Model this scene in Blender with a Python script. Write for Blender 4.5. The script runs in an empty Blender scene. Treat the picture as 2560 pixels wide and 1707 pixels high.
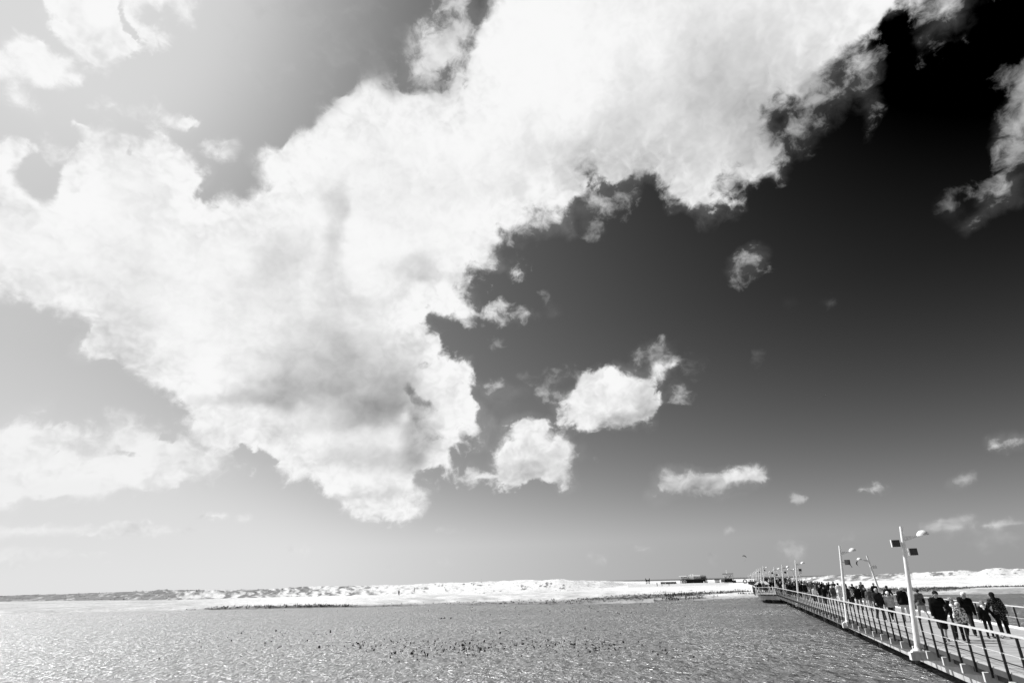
import bpy, math, random
import numpy as np
from mathutils import Matrix, Vector

# ------------------------------------------------------------------ scene, camera, sun, sky
SC = bpy.context.scene
COL = SC.collection
random.seed(7)
RNG = np.random.default_rng(11)
PI = math.pi
CAM_H = 3.8                      # eye above the water
F_PX = 1500.0                    # focal length in pixels of the 2560 px wide photograph
PITCH, ROLL = math.radians(21.9), math.radians(1.4)
cam_data = bpy.data.cameras.new('camera')
cam = bpy.data.objects.new('camera', cam_data)
COL.objects.link(cam)
SC.camera = cam
cam_data.sensor_width = 36.0
cam_data.lens = 36.0 * F_PX / 2560.0
cam_data.clip_start = 0.1
cam_data.clip_end = 60000.0
cam.matrix_world = (Matrix.Translation((0, 0, CAM_H)) @ Matrix.Rotation(PI / 2 + PITCH, 4, 'X')
                    @ Matrix.Rotation(-ROLL, 4, 'Z'))

SUN_AZ, SUN_EL = math.radians(-55.0), math.radians(49.0)   # azimuth clockwise from +Y
SUN_DIR = Vector((math.sin(SUN_AZ) * math.cos(SUN_EL), math.cos(SUN_AZ) * math.cos(SUN_EL), math.sin(SUN_EL)))
sun_data = bpy.data.lights.new('sun', 'SUN')
sun_data.energy = 5.0
sun_data.angle = math.radians(0.53)
sun_data.color = (1.0, 1.0, 1.0)       # black and white film: neutral light
sun = bpy.data.objects.new('sun', sun_data)
COL.objects.link(sun)
sun.rotation_euler = SUN_DIR.to_track_quat('Z', 'Y').to_euler()

SC.view_settings.view_transform = 'Standard'
SC.view_settings.look = 'None'
SC.view_settings.exposure = 0.3
SC.view_settings.gamma = 1.0

world = bpy.data.worlds.new('World')
SC.world = world
world.use_nodes = True


class NT:
    """small helper to write node trees"""
    def __init__(self, tree):
        self.t = tree

    def n(self, typ, **kw):
        nd = self.t.nodes.new(typ)
        for k, v in kw.items():
            setattr(nd, k, v)
        return nd

    def put(self, sock, v):
        if isinstance(v, bpy.types.NodeSocket):
            self.t.links.new(v, sock)
        elif v is not None:
            if sock.type == 'RGBA' and not hasattr(v, '__len__'):
                v = (v, v, v, 1)
            sock.default_value = v

    def m(self, op, a, b=None, c=None, clamp=False):
        nd = self.n('ShaderNodeMath', operation=op, use_clamp=clamp)
        self.put(nd.inputs[0], a)
        if b is not None:
            self.put(nd.inputs[1], b)
        if c is not None:
            self.put(nd.inputs[2], c)
        return nd.outputs[0]

    def vm(self, op, a, b=None):
        nd = self.n('ShaderNodeVectorMath', operation=op)
        self.put(nd.inputs[0], a)
        if b is not None:
            self.put(nd.inputs[3 if op == 'SCALE' else 1], b)
        return nd.outputs[1] if op in ('DOT_PRODUCT', 'LENGTH') else nd.outputs[0]

    def mr(self, v, a, b, c, d, smooth=False):
        nd = self.n('ShaderNodeMapRange')
        if smooth:
            nd.interpolation_type = 'SMOOTHSTEP'
        for i, q in enumerate((v, a, b, c, d)):
            self.put(nd.inputs[i], q)
        return nd.outputs[0]

    def noise(self, vec, scale, detail=2.0, rough=0.5, dist=0.0, typ=None):
        nd = self.n('ShaderNodeTexNoise')
        if typ:
            nd.noise_type = typ
        self.put(nd.inputs['Vector'], vec)
        nd.inputs['Scale'].default_value = scale
        nd.inputs['Detail'].default_value = detail
        nd.inputs['Roughness'].default_value = rough
        nd.inputs['Distortion'].default_value = dist
        return nd.outputs[0]

    def attr(self, name):
        return self.n('ShaderNodeAttribute', attribute_name=name).outputs['Fac']

    def mapping(self, vec, scale=(1, 1, 1), rot=(0, 0, 0), loc=(0, 0, 0)):
        nd = self.n('ShaderNodeMapping')
        self.put(nd.inputs['Vector'], vec)
        nd.inputs['Scale'].default_value = scale
        nd.inputs['Rotation'].default_value = rot
        nd.inputs['Location'].default_value = loc
        return nd.outputs[0]


# clear sky: physical sky seen through a red filter and polariser on black-and-white film
w = NT(world.node_tree)
bg = world.node_tree.nodes['Background']
sky = w.n('ShaderNodeTexSky', sky_type='NISHITA', sun_disc=False)
sky.sun_elevation = SUN_EL
sky.sun_rotation = SUN_AZ
gen = w.n('ShaderNodeTexCoord').outputs['Generated']
sx = w.n('ShaderNodeSeparateXYZ')
w.put(sx.inputs[0], gen)
cx = w.n('ShaderNodeCombineXYZ')
w.put(cx.inputs[0], sx.outputs[0])
w.put(cx.inputs[1], sx.outputs[1])
w.put(cx.inputs[2], w.m('MAXIMUM', sx.outputs[2], 0.055))     # even haze along the horizon
w.put(sky.inputs[0], cx.outputs[0])
sepc = w.n('ShaderNodeSeparateColor')
w.put(sepc.inputs[0], sky.outputs[0])
red = w.m('MULTIPLY', sepc.outputs[0], 0.1)
base = w.m('POWER', w.m('MAXIMUM', w.m('SUBTRACT', red, 0.119), 0.0), 1.1)
dirv = w.n('ShaderNodeTexCoord').outputs['Generated']
cg = w.vm('DOT_PRODUCT', dirv, tuple(SUN_DIR))
sin2 = w.m('SUBTRACT', 1.0, w.m('MULTIPLY', cg, cg))
pol = w.m('SUBTRACT', 1.0, w.m('MULTIPLY', w.m('POWER', sin2, 3.0), w.mr(sx.outputs[2], 0.06, 0.40, 0.22, 0.66)))
lum = w.m('MULTIPLY', w.m('MULTIPLY', base, pol), 1.54)
hz = w.n('ShaderNodeCombineXYZ')
w.put(hz.inputs[0], sx.outputs[0])
w.put(hz.inputs[1], sx.outputs[1])
caz = w.vm('DOT_PRODUCT', w.vm('NORMALIZE', hz.outputs[0]), (math.sin(SUN_AZ), math.cos(SUN_AZ), 0.0))
haze = w.m('MULTIPLY', w.mr(caz, 0.70, 0.96, 0.0, 0.20, smooth=True), w.mr(sx.outputs[2], 0.25, 0.55, 1.0, 0.0, smooth=True))
lum = w.m('MULTIPLY', lum, w.m('ADD', 1.0, haze))       # moist air under the sun
cap = w.m('ADD', w.mr(sx.outputs[2], 0.02, 0.5, 0.77, 0.50), w.m('MULTIPLY', w.mr(caz, 0.80, 1.0, 0.0, 0.20, smooth=True), w.mr(sx.outputs[2], 0.3, 0.6, 0.0, 1.0)))
lum = w.m('MULTIPLY', w.m('SMOOTH_MIN', lum, cap, 0.30), 10.0)   # the film's shoulder: no burnt-out glow round the sun
# the sky node's scale is kept low by the background strength
comb = w.n('ShaderNodeCombineColor')
for i in range(3):
    w.put(comb.inputs[i], lum)
w.put(bg.inputs[0], comb.outputs[0])
bg.inputs[1].default_value = 0.0812


# ------------------------------------------------------------------ pixel <-> world (for reading the photograph)
fw = np.array([0, math.cos(PITCH), math.sin(PITCH)])
r0 = np.array([1.0, 0, 0])
u0 = np.cross(r0, fw)
rt = r0 * math.cos(ROLL) - u0 * math.sin(ROLL)
up = u0 * math.cos(ROLL) + r0 * math.sin(ROLL)


def ray(x, y):
    d = fw * F_PX + rt * (x - 1280) - up * (y - 853.5)
    return d / np.linalg.norm(d)


def at(x, y, z):
    """the world point seen at photograph pixel (x, y) that lies at height z"""
    d = ray(x, y)
    return np.array([0, 0, CAM_H]) + d * ((CAM_H - z) / -d[2])


def at_dist(x, y, dist):
    d = ray(x, y)
    return np.array([0, 0, CAM_H]) + d * (dist / math.hypot(d[0], d[1]))


def top_height(p, ytop):
    lo, hi = 0.2, 12.0
    for _ in range(40):
        m = (lo + hi) / 2
        q = np.array([p[0], p[1], p[2] + m - CAM_H])
        y = 853.5 - F_PX * (q @ up) / (q @ fw)
        if y > ytop:
            lo = m
        else:
            hi = m
    return lo


# ------------------------------------------------------------------ objects, materials, meshes
def tag(o, label=None, cat=None, group=None, kind=None):
    if label:
        o['label'] = label
    if cat:
        o['category'] = cat
    if group:
        o['group'] = group
    if kind:
        o['kind'] = kind
    return o


def empty(name, loc=(0, 0, 0), rz=0.0, parent=None):
    o = bpy.data.objects.new(name, None)
    COL.objects.link(o)
    o.location = loc
    o.rotation_euler = (0, 0, rz)
    o.empty_display_size = 0.3
    o.parent = parent
    return o


def mesh_obj(name, verts, faces, mat, parent=None, smooth=False, loc=None, rz=0.0, mats=None, mi=None):
    me = bpy.data.meshes.new(name)
    v = np.asarray(verts, dtype=np.float32).reshape(-1, 3)
    if isinstance(faces, np.ndarray) and faces.ndim == 2:
        k = faces.shape[1]
        me.vertices.add(len(v))
        me.vertices.foreach_set('co', v.ravel())
        me.loops.add(faces.size)
        me.loops.foreach_set('vertex_index', faces.astype(np.int32).ravel())
        me.polygons.add(len(faces))
        me.polygons.foreach_set('loop_start', np.arange(0, faces.size, k, dtype=np.int32))
        me.update(calc_edges=True)
    else:
        me.from_pydata([tuple(map(float, q)) for q in v], [], [tuple(map(int, f)) for f in faces])
        me.update()
    for mm in (mats or ([mat] if mat else [])):
        me.materials.append(mm)
    if mi is not None:
        me.polygons.foreach_set('material_index', np.asarray(mi, dtype=np.int32))
    if smooth:
        me.polygons.foreach_set('use_smooth', np.ones(len(me.polygons), dtype=bool))
    o = bpy.data.objects.new(name, me)
    COL.objects.link(o)
    o.parent = parent
    if loc is not None:
        o.location = loc
    o.rotation_euler = (0, 0, rz)
    return o


class MB:
    """collects boxes, tubes and prisms into one mesh"""
    def __init__(self):
        self.v, self.f, self.mi = [], [], []

    def add(self, vs, fs, mi=0):
        b = len(self.v)
        self.v += [tuple(map(float, q)) for q in vs]
        self.f += [tuple(b + i for i in f) for f in fs]
        self.mi += [mi] * len(fs)

    def box(self, x0, x1, y0, y1, z0, z1, mi=0):
        vs = [(x, y, z) for z in (z0, z1) for y in (y0, y1) for x in (x0, x1)]
        self.add(vs, [(0, 2, 3, 1), (4, 5, 7, 6), (0, 1, 5, 4), (2, 6, 7, 3), (0, 4, 6, 2), (1, 3, 7, 5)], mi)

    def hexa(self, vs, mi=0):          # vs ordered like box
        self.add(vs, [(0, 2, 3, 1), (4, 5, 7, 6), (0, 1, 5, 4), (2, 6, 7, 3), (0, 4, 6, 2), (1, 3, 7, 5)], mi)

    def tube(self, a, b, ra, rb=None, n=10, mi=0, cap=True):
        rb = ra if rb is None else rb
        a, b = Vector(a), Vector(b)
        d = (b - a).normalized()
        x = d.orthogonal().normalized()
        y = d.cross(x)
        vs = []
        for c, r in ((a, ra), (b, rb)):
            for i in range(n):
                t = 2 * PI * i / n
                vs.append(c + x * (r * math.cos(t)) + y * (r * math.sin(t)))
        fs = [(i, (i + 1) % n, n + (i + 1) % n, n + i) for i in range(n)]
        if cap:
            fs += [tuple(range(n))[::-1], tuple(range(n, 2 * n))]
        self.add(vs, fs, mi)

    def prism(self, poly, z0, z1, mi=0):
        n = len(poly)
        vs = [(x, y, z0) for x, y in poly] + [(x, y, z1) for x, y in poly]
        fs = [(i, (i + 1) % n, n + (i + 1) % n, n + i) for i in range(n)]
        fs += [tuple(range(n))[::-1], tuple(range(n, 2 * n))]
        self.add(vs, fs, mi)

    def lathe(self, prof, n=20, mi=0, M=None):
        vs, fs = [], []
        for r, z in prof:
            for i in range(n):
                t = 2 * PI * i / n
                q = Vector((r * math.cos(t), r * math.sin(t), z))
                vs.append(M @ q if M else q)
        for k in range(len(prof) - 1):
            for i in range(n):
                j = (i + 1) % n
                fs.append((k * n + i, k * n + j, (k + 1) * n + j, (k + 1) * n + i))
        self.add(vs, fs, mi)

    def build(self, name, mat, parent=None, **kw):
        mats = mat if isinstance(mat, (list, tuple)) else None
        return mesh_obj(name, self.v, self.f, None if mats else mat, parent, mats=mats,
                        mi=self.mi if mats else None, **kw)


MATS = {}


def grey(v, rough=0.7, metal=0.0, bump=0.0, bscale=20.0, var=0.0, vscale=3.0, spec=0.5):
    """plain grey material with a little procedural variation"""
    key = (round(v, 4), rough, metal, bump, bscale, var, vscale, spec)
    if key in MATS:
        return MATS[key]
    mt = bpy.data.materials.new('grey_%03d' % len(MATS))
    mt.use_nodes = True
    t = NT(mt.node_tree)
    b = mt.node_tree.nodes['Principled BSDF']
    b.inputs['Roughness'].default_value = rough
    b.inputs['Metallic'].default_value = metal
    b.inputs['Specular IOR Level'].default_value = spec
    co = t.n('ShaderNodeTexCoord').outputs['Object']
    if var > 0:
        nz = t.noise(co, vscale, 6, 0.65)
        f = t.mr(nz, 0.3, 0.7, v * (1 - var), v * (1 + var))
        cc = t.n('ShaderNodeCombineColor')
        for i in range(3):
            t.put(cc.inputs[i], f)
        t.put(b.inputs['Base Color'], cc.outputs[0])
    else:
        b.inputs['Base Color'].default_value = (v, v, v, 1)
    if bump > 0:
        bp = t.n('ShaderNodeBump')
        bp.inputs['Strength'].default_value = bump
        bp.inputs['Distance'].default_value = 0.02
        t.put(bp.inputs['Height'], t.noise(co, bscale, 4, 0.6))
        t.put(b.inputs['Normal'], bp.outputs[0])
    MATS[key] = mt
    return mt


def new_mat(name):
    mt = bpy.data.materials.new(name)
    mt.use_nodes = True
    return mt, NT(mt.node_tree), mt.node_tree.nodes['Principled BSDF']


def to_col(t, f):
    cc = t.n('ShaderNodeCombineColor')
    for i in range(3):
        t.put(cc.inputs[i], f)
    return cc.outputs[0]


# lattice noise in numpy for terrain and masks
def vnoise(x, y, seed=0):
    xi, yi = np.floor(x).astype(np.int64), np.floor(y).astype(np.int64)
    xf, yf = x - xi, y - yi

    def h(a, b):
        n = (a * 374761393 + b * 668265263 + seed * 982451653) & 0xffffffff
        n = ((n ^ (n >> 13)) * 1274126177) & 0xffffffff
        return ((n ^ (n >> 16)) & 0xffff) / 65535.0
    sx, sy = xf * xf * (3 - 2 * xf), yf * yf * (3 - 2 * yf)
    a = h(xi, yi) * (1 - sx) + h(xi + 1, yi) * sx
    b = h(xi, yi + 1) * (1 - sx) + h(xi + 1, yi + 1) * sx
    return a * (1 - sy) + b * sy


def fbm(x, y, octv=5, seed=0):
    s, a, tot = 0, 1.0, 0
    for i in range(octv):
        s = s + a * vnoise(x * 2 ** i, y * 2 ** i, seed + i)
        tot += a
        a *= 0.5
    return s / tot

# ------------------------------------------------------------------ clouds: a dome of sky far outside everything
# outlines read off in degrees-like units (pixels of a 2352 px wide frame, turned into directions below)
# each: (outline, softness, wisp, brightness, opacity)
K = 2560 / 2352.0


def ell(cx, cy, rx, ry, rot=0, n=14):
    c, s = math.cos(math.radians(rot)), math.sin(math.radians(rot))
    out = []
    for i in range(n):
        t = 2 * PI * i / n
        a, b = rx * math.cos(t), ry * math.sin(t)
        out.append((cx + a * c - b * s, cy + a * s + b * c))
    return out


CLOUDS = [
    # the great bank across the frame
    ([(1095, -220), (1100, 0), (1080, 60), (1072, 120), (1066, 180), (1035, 213), (1000, 200), (960, 203), (900, 213), (880, 192),
      (848, 182), (812, 193), (790, 213), (762, 238), (735, 253), (716, 280), (690, 292), (668, 310), (645, 330),
      (612, 334), (592, 358), (590, 385), (600, 410), (604, 432), (570, 434), (545, 441), (520, 424), (500, 437),
      (482, 452), (452, 449), (470, 440), (489, 424), (485, 400), (466, 380), (440, 362), (410, 342), (386, 320),
      (372, 306), (342, 299), (330, 315), (300, 290), (262, 276), (226, 270), (190, 264), (162, 256), (131, 284),
      (150, 298), (178, 328), (188, 350), (160, 372), (127, 398), (134, 420), (128, 446), (102, 452), (76, 432),
      (50, 412), (44, 392), (56, 370), (70, 350), (56, 330), (32, 317), (12, 312), (-30, 312), (-300, 330), (-300, 660),
      (0, 682), (30, 700), (70, 710), (100, 726), (150, 737), (190, 742), (186, 768), (192, 792), (220, 812),
      (250, 826), (280, 820), (286, 850), (312, 872), (342, 892), (372, 906), (402, 916), (412, 940), (430, 985),
      (520, 1030), (575, 1020), (610, 1042), (616, 1080), (640, 1104), (700, 1112), (760, 1132), (776, 1168),
      (812, 1180), (862, 1190), (920, 1198), (960, 1184), (1000, 1164), (1003, 1140), (1006, 1110), (1030, 1090),
      (1048, 1098), (1046, 1050), (1060, 1002), (1082, 992), (1100, 1014), (1104, 990), (1096, 960), (1098, 930),
      (1086, 900), (1090, 880), (1076, 850), (1060, 830), (1040, 810), (1020, 798), (1016, 765), (992, 756),
      (980, 738), (988, 722), (1040, 732), (1080, 744), (1090, 720), (1092, 690), (1130, 655), (1165, 640), (1212, 662),
      (1200, 622), (1180, 597), (1156, 577), (1166, 562), (1190, 556), (1206, 532), (1250, 513), (1302, 526),
      (1306, 482), (1332, 442), (1356, 426), (1372, 452), (1402, 448), (1440, 430), (1500, 420), (1520, 440),
      (1532, 502), (1562, 494), (1602, 500), (1652, 490), (1702, 460), (1722, 430), (1792, 404), (1802, 370),
      (1796, 330), (1802, 280), (1842, 243), (1902, 178), (1962, 128), (2022, 82), (2082, 32), (2142, 0), (2200, -220)],
     25, 1.0, 0.965, 1.0),
    (ell(2070, 10, 80, 50, -40), 26, 1.4, 0.90, 0.95),
    (ell(1870, 190, 80, 50, -45), 26, 1.4, 0.88, 0.9),
    (ell(1775, 330, 40, 60, 0), 26, 1.4, 0.86, 0.9),
    # fringe left of the bank top
    ([(1000, 10), (962, 50), (922, 130), (902, 205), (960, 206), (1066, 212), (1100, 100), (1110, -40), (1040, -60), (1010, -20)], 34, 2.3, 0.93, 0.85),
    # fringe right of the bank
    ([(1800, 220), (1850, 180), (1920, 160), (1990, 100), (2030, 120), (2010, 200), (2020, 240), (1995, 290), (1960, 215), (1900, 290), (1850, 330), (1795, 350)], 36, 2.6, 0.84, 0.75),
    ([(2075, 110), (2100, 40), (2140, -30), (2240, -60), (2235, 40), (2200, 95), (2150, 110), (2110, 125)], 40, 2.4, 0.82, 0.85),
    (ell(1400, 455, 70, 30, -15), 30, 2.6, 0.86, 0.9),
    (ell(1360, 520, 22, 14, 40), 20, 2.4, 0.72, 0.8),
    (ell(1255, 490, 60, 30, -20), 30, 2.2, 0.9, 0.9),
    # right edge
    ([(2352, 130), (2310, 190), (2330, 230), (2288, 290), (2272, 330), (2300, 360), (2320, 380), (2400, 380), (2450, 130)], 24, 2.3, 0.78, 0.7),
    ([(2352, 385), (2300, 395), (2275, 440), (2250, 455), (2240, 485), (2222, 520), (2262, 500), (2300, 490), (2340, 460), (2356, 430)], 22, 2.4, 0.8, 0.7),
    (ell(2178, 478, 24, 14, 40), 22, 2.6, 0.5, 0.7),
    # upper left
    ([(82, 30), (130, -40), (200, -220), (520, -220), (463, 0), (448, 25), (441, 60), (424, 76), (402, 55), (394, 16), (368, 26), (342, 36),
      (344, 52), (375, 62), (398, 88), (403, 108), (372, 112), (350, 126), (322, 102), (308, 118), (270, 112),
      (236, 120), (250, 140), (270, 170), (245, 179), (215, 172), (175, 134), (150, 108), (118, 85), (82, 60)], 26, 1.7, 0.985, 1.0),
    ([(-200, 60), (0, 80), (45, 72), (65, 90), (75, 108), (105, 120), (115, 140), (142, 155), (162, 170), (190, 182),
      (182, 196), (150, 203), (115, 205), (82, 190), (58, 185), (62, 200), (85, 225), (105, 245), (108, 262),
      (100, 282), (80, 284), (58, 262), (30, 236), (0, 205), (-200, 190)], 24, 1.6, 0.985, 1.0),
    (ell(225, 40, 150, 95, 8), 20, 1.5, 0.985, 1.0),
    (ell(345, 68, 75, 42, 32), 20, 1.6, 0.98, 1.0),
    (ell(425, 20, 44, 52, 15), 24, 1.9, 0.97, 0.9),
    (ell(78, 138, 105, 60, 25), 20, 1.5, 0.985, 1.0),
    (ell(50, 230, 72, 34, 42), 18, 1.6, 0.98, 0.95),
    (ell(240, 150, 44, 30, 40), 24, 2.0, 0.96, 0.8),
    (ell(118, 372, 34, 12, -35), 20, 2.2, 0.94, 0.6),
    (ell(680, 55, 50, 8, 10), 22, 2.6, 0.8, 0.35),
    (ell(720, 40, 30, 10, -20), 20, 2.8, 0.86, 0.4),
    (ell(560, 130, 90, 20, 50), 60, 1.8, 0.80, 0.22),
    (ell(690, 120, 100, 18, 45), 60, 1.8, 0.74, 0.20),
    (ell(262, 260, 70, 26, 12), 26, 1.8, 0.96, 0.9),
    (ell(340, 262, 40, 16, 0), 22, 2.0, 0.96, 0.9),
    (ell(410, 276, 46, 15, 8), 16, 1.3, 0.97, 0.95),
    (ell(366, 232, 10, 26, -20), 18, 2.2, 0.93, 0.7),
    (ell(500, 345, 28, 24, -50), 24, 2.6, 0.93, 0.75),
    (ell(540, 330, 9, 8, 0), 14, 2.0, 0.9, 0.6),
    (ell(120, 312, 22, 14, 40), 22, 2.4, 0.94, 0.7),
    (ell(180, 365, 26, 18, -30), 24, 2.0, 0.94, 0.7),
    (ell(760, 60, 260, 60, 35), 220, 1.0, 0.72, 0.10),
    (ell(640, 150, 200, 30, 40), 120, 1.6, 0.78, 0.12),
    (ell(800, 30, 40, 20, 10), 30, 2.8, 0.8, 0.35),
    # middle distance, one by one
    ([(1288, 943), (1296, 923), (1311, 893), (1341, 866), (1376, 853), (1411, 845), (1431, 866), (1456, 863),
      (1481, 853), (1484, 832), (1500, 816), (1526, 815), (1544, 838), (1534, 860), (1521, 878), (1522, 923),
      (1511, 953), (1486, 978), (1461, 990), (1426, 985), (1401, 978), (1346, 988), (1311, 983), (1286, 963)], 22, 1.15, 0.95, 1.0),
    (ell(1268, 902, 38, 12, 6), 20, 2.2, 0.84, 0.8),
    (ell(1296, 868, 30, 14, -20), 22, 2.5, 0.8, 0.7),
    (ell(1560, 898, 22, 18, -20), 22, 2.2, 0.82, 0.85),
    (ell(1500, 822, 36, 14, -30), 24, 2.5, 0.8, 0.5),
    (ell(1206, 1084, 108, 24, -3), 18, 1.0, 0.92, 1.0),
    (ell(1236, 1018, 46, 30, 0), 18, 1.0, 0.94, 1.0),
    (ell(1108, 1098, 44, 14, 0), 15, 1.2, 0.9, 0.95),
    (ell(1172, 1058, 44, 36, -30), 14, 0.9, 0.93, 1.0),
    (ell(1185, 1092, 105, 19, -2), 10, 0.8, 0.90, 1.0),
    (ell(1606, 850, 14, 24, 30), 24, 2.8, 0.55, 0.4),
    ([(1062, 1096), (1076, 1078), (1111, 1086), (1131, 1059), (1134, 1039), (1154, 1026), (1185, 1013), (1183, 990),
      (1201, 976), (1229, 966), (1255, 972), (1270, 993), (1286, 991), (1306, 998), (1327, 1018), (1332, 1047),
      (1325, 1072), (1325, 1093), (1306, 1113), (1265, 1111), (1201, 1114), (1154, 1116), (1132, 1137),
      (1112, 1132), (1100, 1106), (1085, 1110)], 20, 1.1, 0.91, 1.0),
    (ell(1340, 1034, 15, 28, 10), 20, 2.5, 0.8, 0.7),
    ([(1112, 742), (1108, 718), (1130, 702), (1160, 694), (1190, 686), (1222, 694), (1245, 718), (1236, 740), (1200, 756), (1150, 752)], 20, 1.9, 0.9, 0.95),
    (ell(1250, 700, 34, 16, 50), 22, 2.8, 0.72, 0.7),
    (ell(1160, 897, 52, 15, -6), 22, 2.4, 0.8, 0.8),
    (ell(1138, 786, 16, 8, -20), 16, 2.6, 0.68, 0.7),
    (ell(1190, 862, 22, 7, 0), 18, 2.6, 0.6, 0.4),
    ([(1496, 1138), (1506, 1113), (1540, 1080), (1570, 1076), (1606, 1085), (1636, 1088), (1691, 1083), (1721, 1071),
      (1750, 1076), (1748, 1096), (1706, 1112), (1681, 1127), (1646, 1142), (1606, 1134), (1566, 1144), (1530, 1135)], 16, 1.4, 0.87, 0.95),
    (ell(1518, 1152, 16, 6, 0), 12, 1.8, 0.75, 0.7),
    (ell(1996, 1123, 32, 14, 0), 14, 1.4, 0.85, 0.95),
    (ell(2205, 1100, 34, 13, -12), 14, 1.6, 0.8, 0.9),
    (ell(1833, 1139, 17, 7, 0), 11, 1.5, 0.8, 0.85),
    (ell(2340, 1008, 70, 14, -4), 18, 1.7, 0.84, 0.9),
    (ell(1722, 604, 48, 17, -28), 20, 2.5, 0.78, 0.75),
    (ell(1820, 696, 15, 9, -30), 16, 2.5, 0.5, 0.5),
    (ell(1900, 692, 16, 9, 20), 16, 2.5, 0.5, 0.6),
    (ell(1735, 824, 10, 12, 0), 14, 2.6, 0.5, 0.4),
    # small ones low over the horizon
    ([(2103, 1214), (2108, 1200), (2140, 1188), (2172, 1193), (2205, 1186), (2238, 1188), (2236, 1206), (2190, 1218), (2150, 1221)], 12, 1.5, 0.74, 0.9),
    ([(2258, 1206), (2290, 1196), (2320, 1190), (2352, 1196), (2356, 1204), (2310, 1207)], 9, 1.3, 0.8, 0.9),
    (ell(2325, 1230, 55, 16, 0), 22, 1.6, 0.68, 0.5),
    (ell(2190, 1250, 90, 16, 0), 30, 2.0, 0.66, 0.3),
    (ell(1940, 1240, 38, 13, 0), 15, 1.8, 0.72, 0.7),
    (ell(1812, 1264, 34, 20, 10), 16, 1.9, 0.71, 0.7),
    (ell(1676, 1219, 18, 10, 0), 12, 1.8, 0.75, 0.75),
    (ell(1477, 1257, 28, 7, 0), 11, 1.6, 0.8, 0.8),
    (ell(1368, 1285, 19, 6, 0), 12, 1.8, 0.77, 0.5),
    (ell(1655, 1276, 30, 9, 0), 14, 2.0, 0.7, 0.4),
    (ell(1040, 1216, 36, 7, 0), 12, 2.4, 0.88, 0.5),
    (ell(680, 1258, 34, 10, 0), 14, 2.0, 0.9, 0.5),
    (ell(960, 1298, 70, 9, 0), 16, 2.4, 0.86, 0.3),
    (ell(486, 1187, 42, 10, -3), 10, 1.5, 0.94, 0.85),
    (ell(558, 1192, 17, 9, 0), 10, 1.6, 0.94, 0.7),
    (ell(500, 985, 120, 62, 12), 30, 1.3, 0.93, 0.95),
    (ell(470, 1050, 90, 30, 12), 26, 1.3, 0.94, 0.85),
    # hazy layers low on the left
    ([(-400, 958), (0, 964), (100, 960), (160, 963), (240, 965), (246, 945), (285, 929), (302, 936), (336, 951),
      (366, 945), (392, 962), (425, 965), (500, 1020), (578, 1062), (560, 1082), (520, 1092), (430, 1118), (300, 1138),
      (260, 1141), (-400, 1160)], 30, 1.3, 0.945, 0.85),
    ([(-400, 1065), (0, 1070), (100, 1076), (200, 1072), (260, 1085), (300, 1108), (330, 1122), (270, 1140), (200, 1165), (-400, 1185)], 18, 1.0, 0.96, 0.7),
    ([(-400, 1180), (60, 1195), (180, 1198), (240, 1206), (300, 1202), (480, 1218), (420, 1228), (300, 1226), (230, 1240), (120, 1235), (-400, 1260)], 13, 1.4, 0.925, 0.6),
    ([(-400, 1240), (120, 1256), (260, 1262), (200, 1290), (-400, 1300)], 26, 1.2, 0.92, 0.4),
    # beyond the frame
    (ell(-700, 500, 300, 220, 20), 60, 1.4, 0.95, 1.0),
    (ell(-600, 1100, 300, 60, 0), 40, 1.4, 0.93, 0.8),
    (ell(2750, 300, 180, 260, 30), 60, 1.8, 0.8, 0.9),
    (ell(2900, 1020, 260, 50, -5), 40, 1.6, 0.82, 0.9),
    (ell(1500, -500, 700, 200, -10), 80, 1.4, 0.9, 1.0),
]
HOLES = [  # thin places where the blue shows through: (cx, cy, rx, ry, rot, depth)
    (935, 900, 40, 16, 30, 0.95), (975, 935, 34, 14, 20, 0.9), (1135, 650, 52, 15, 28, 1.5), (1165, 678, 55, 12, 10, 1.7),
    (970, 990, 28, 60, 5, 0.35), (985, 1085, 22, 26, 0, 0.8), (1015, 1095, 12, 40, 0, 0.8), (1050, 1030, 14, 22, 0, 0.6),
    (290, 343, 7, 5, 40, 1.2), (330, 310, 26, 9, 40, 1.2), (270, 283, 18, 8, 20, 1.0), (295, 30, 9, 34, -20, 1.5), (315, 75, 6, 26, -30, 1.3),
    (375, 30, 26, 22, 0, 1.2), (1570, 475, 34, 16, 20, 0.7), (590, 1052, 34, 15, 0, 1.9),
    (100, 750, 60, 16, 5, 1.6), (130, 738, 40, 10, 0, 1.0),  
    (1420, 470, 30, 20, 0, 0.8), (1340, 505, 30, 20, 0, 0.8), (190, 1040, 110, 17, 3, 0.55), (340, 1045, 90, 10, 5, 0.3),
    (85, 1150, 70, 12, 0, 0.35), (60, 395, 10, 14, 0, 0.3), (365, 985, 16, 6, 0, 1.3), (382, 992, 10, 5, 0, 1.2),
]
WISPS = [  # where the edge is torn and thin (+) or crisp and rounded (-)
    (1500, 440, 260, 60, -5, 0.9), (1830, 260, 120, 120, -40, 0.9), (2050, 60, 160, 60, -40, 0.9), (1240, 520, 120, 70, -30, 0.6),
    (150, 730, 220, 60, 20, 0.6), (330, 880, 140, 60, 30, 0.5), (1120, 620, 120, 60, 20, 0.8), (1040, 1060, 60, 90, 0, 0.8),
    (700, 290, 200, 60, -40, -0.25), (820, 190, 80, 30, 0, -0.3), (1080, 860, 40, 60, 0, -0.25), (250, 260, 160, 30, 5, 0.6), (800, 1130, 200, 40, 10, 0.3),
]
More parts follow.
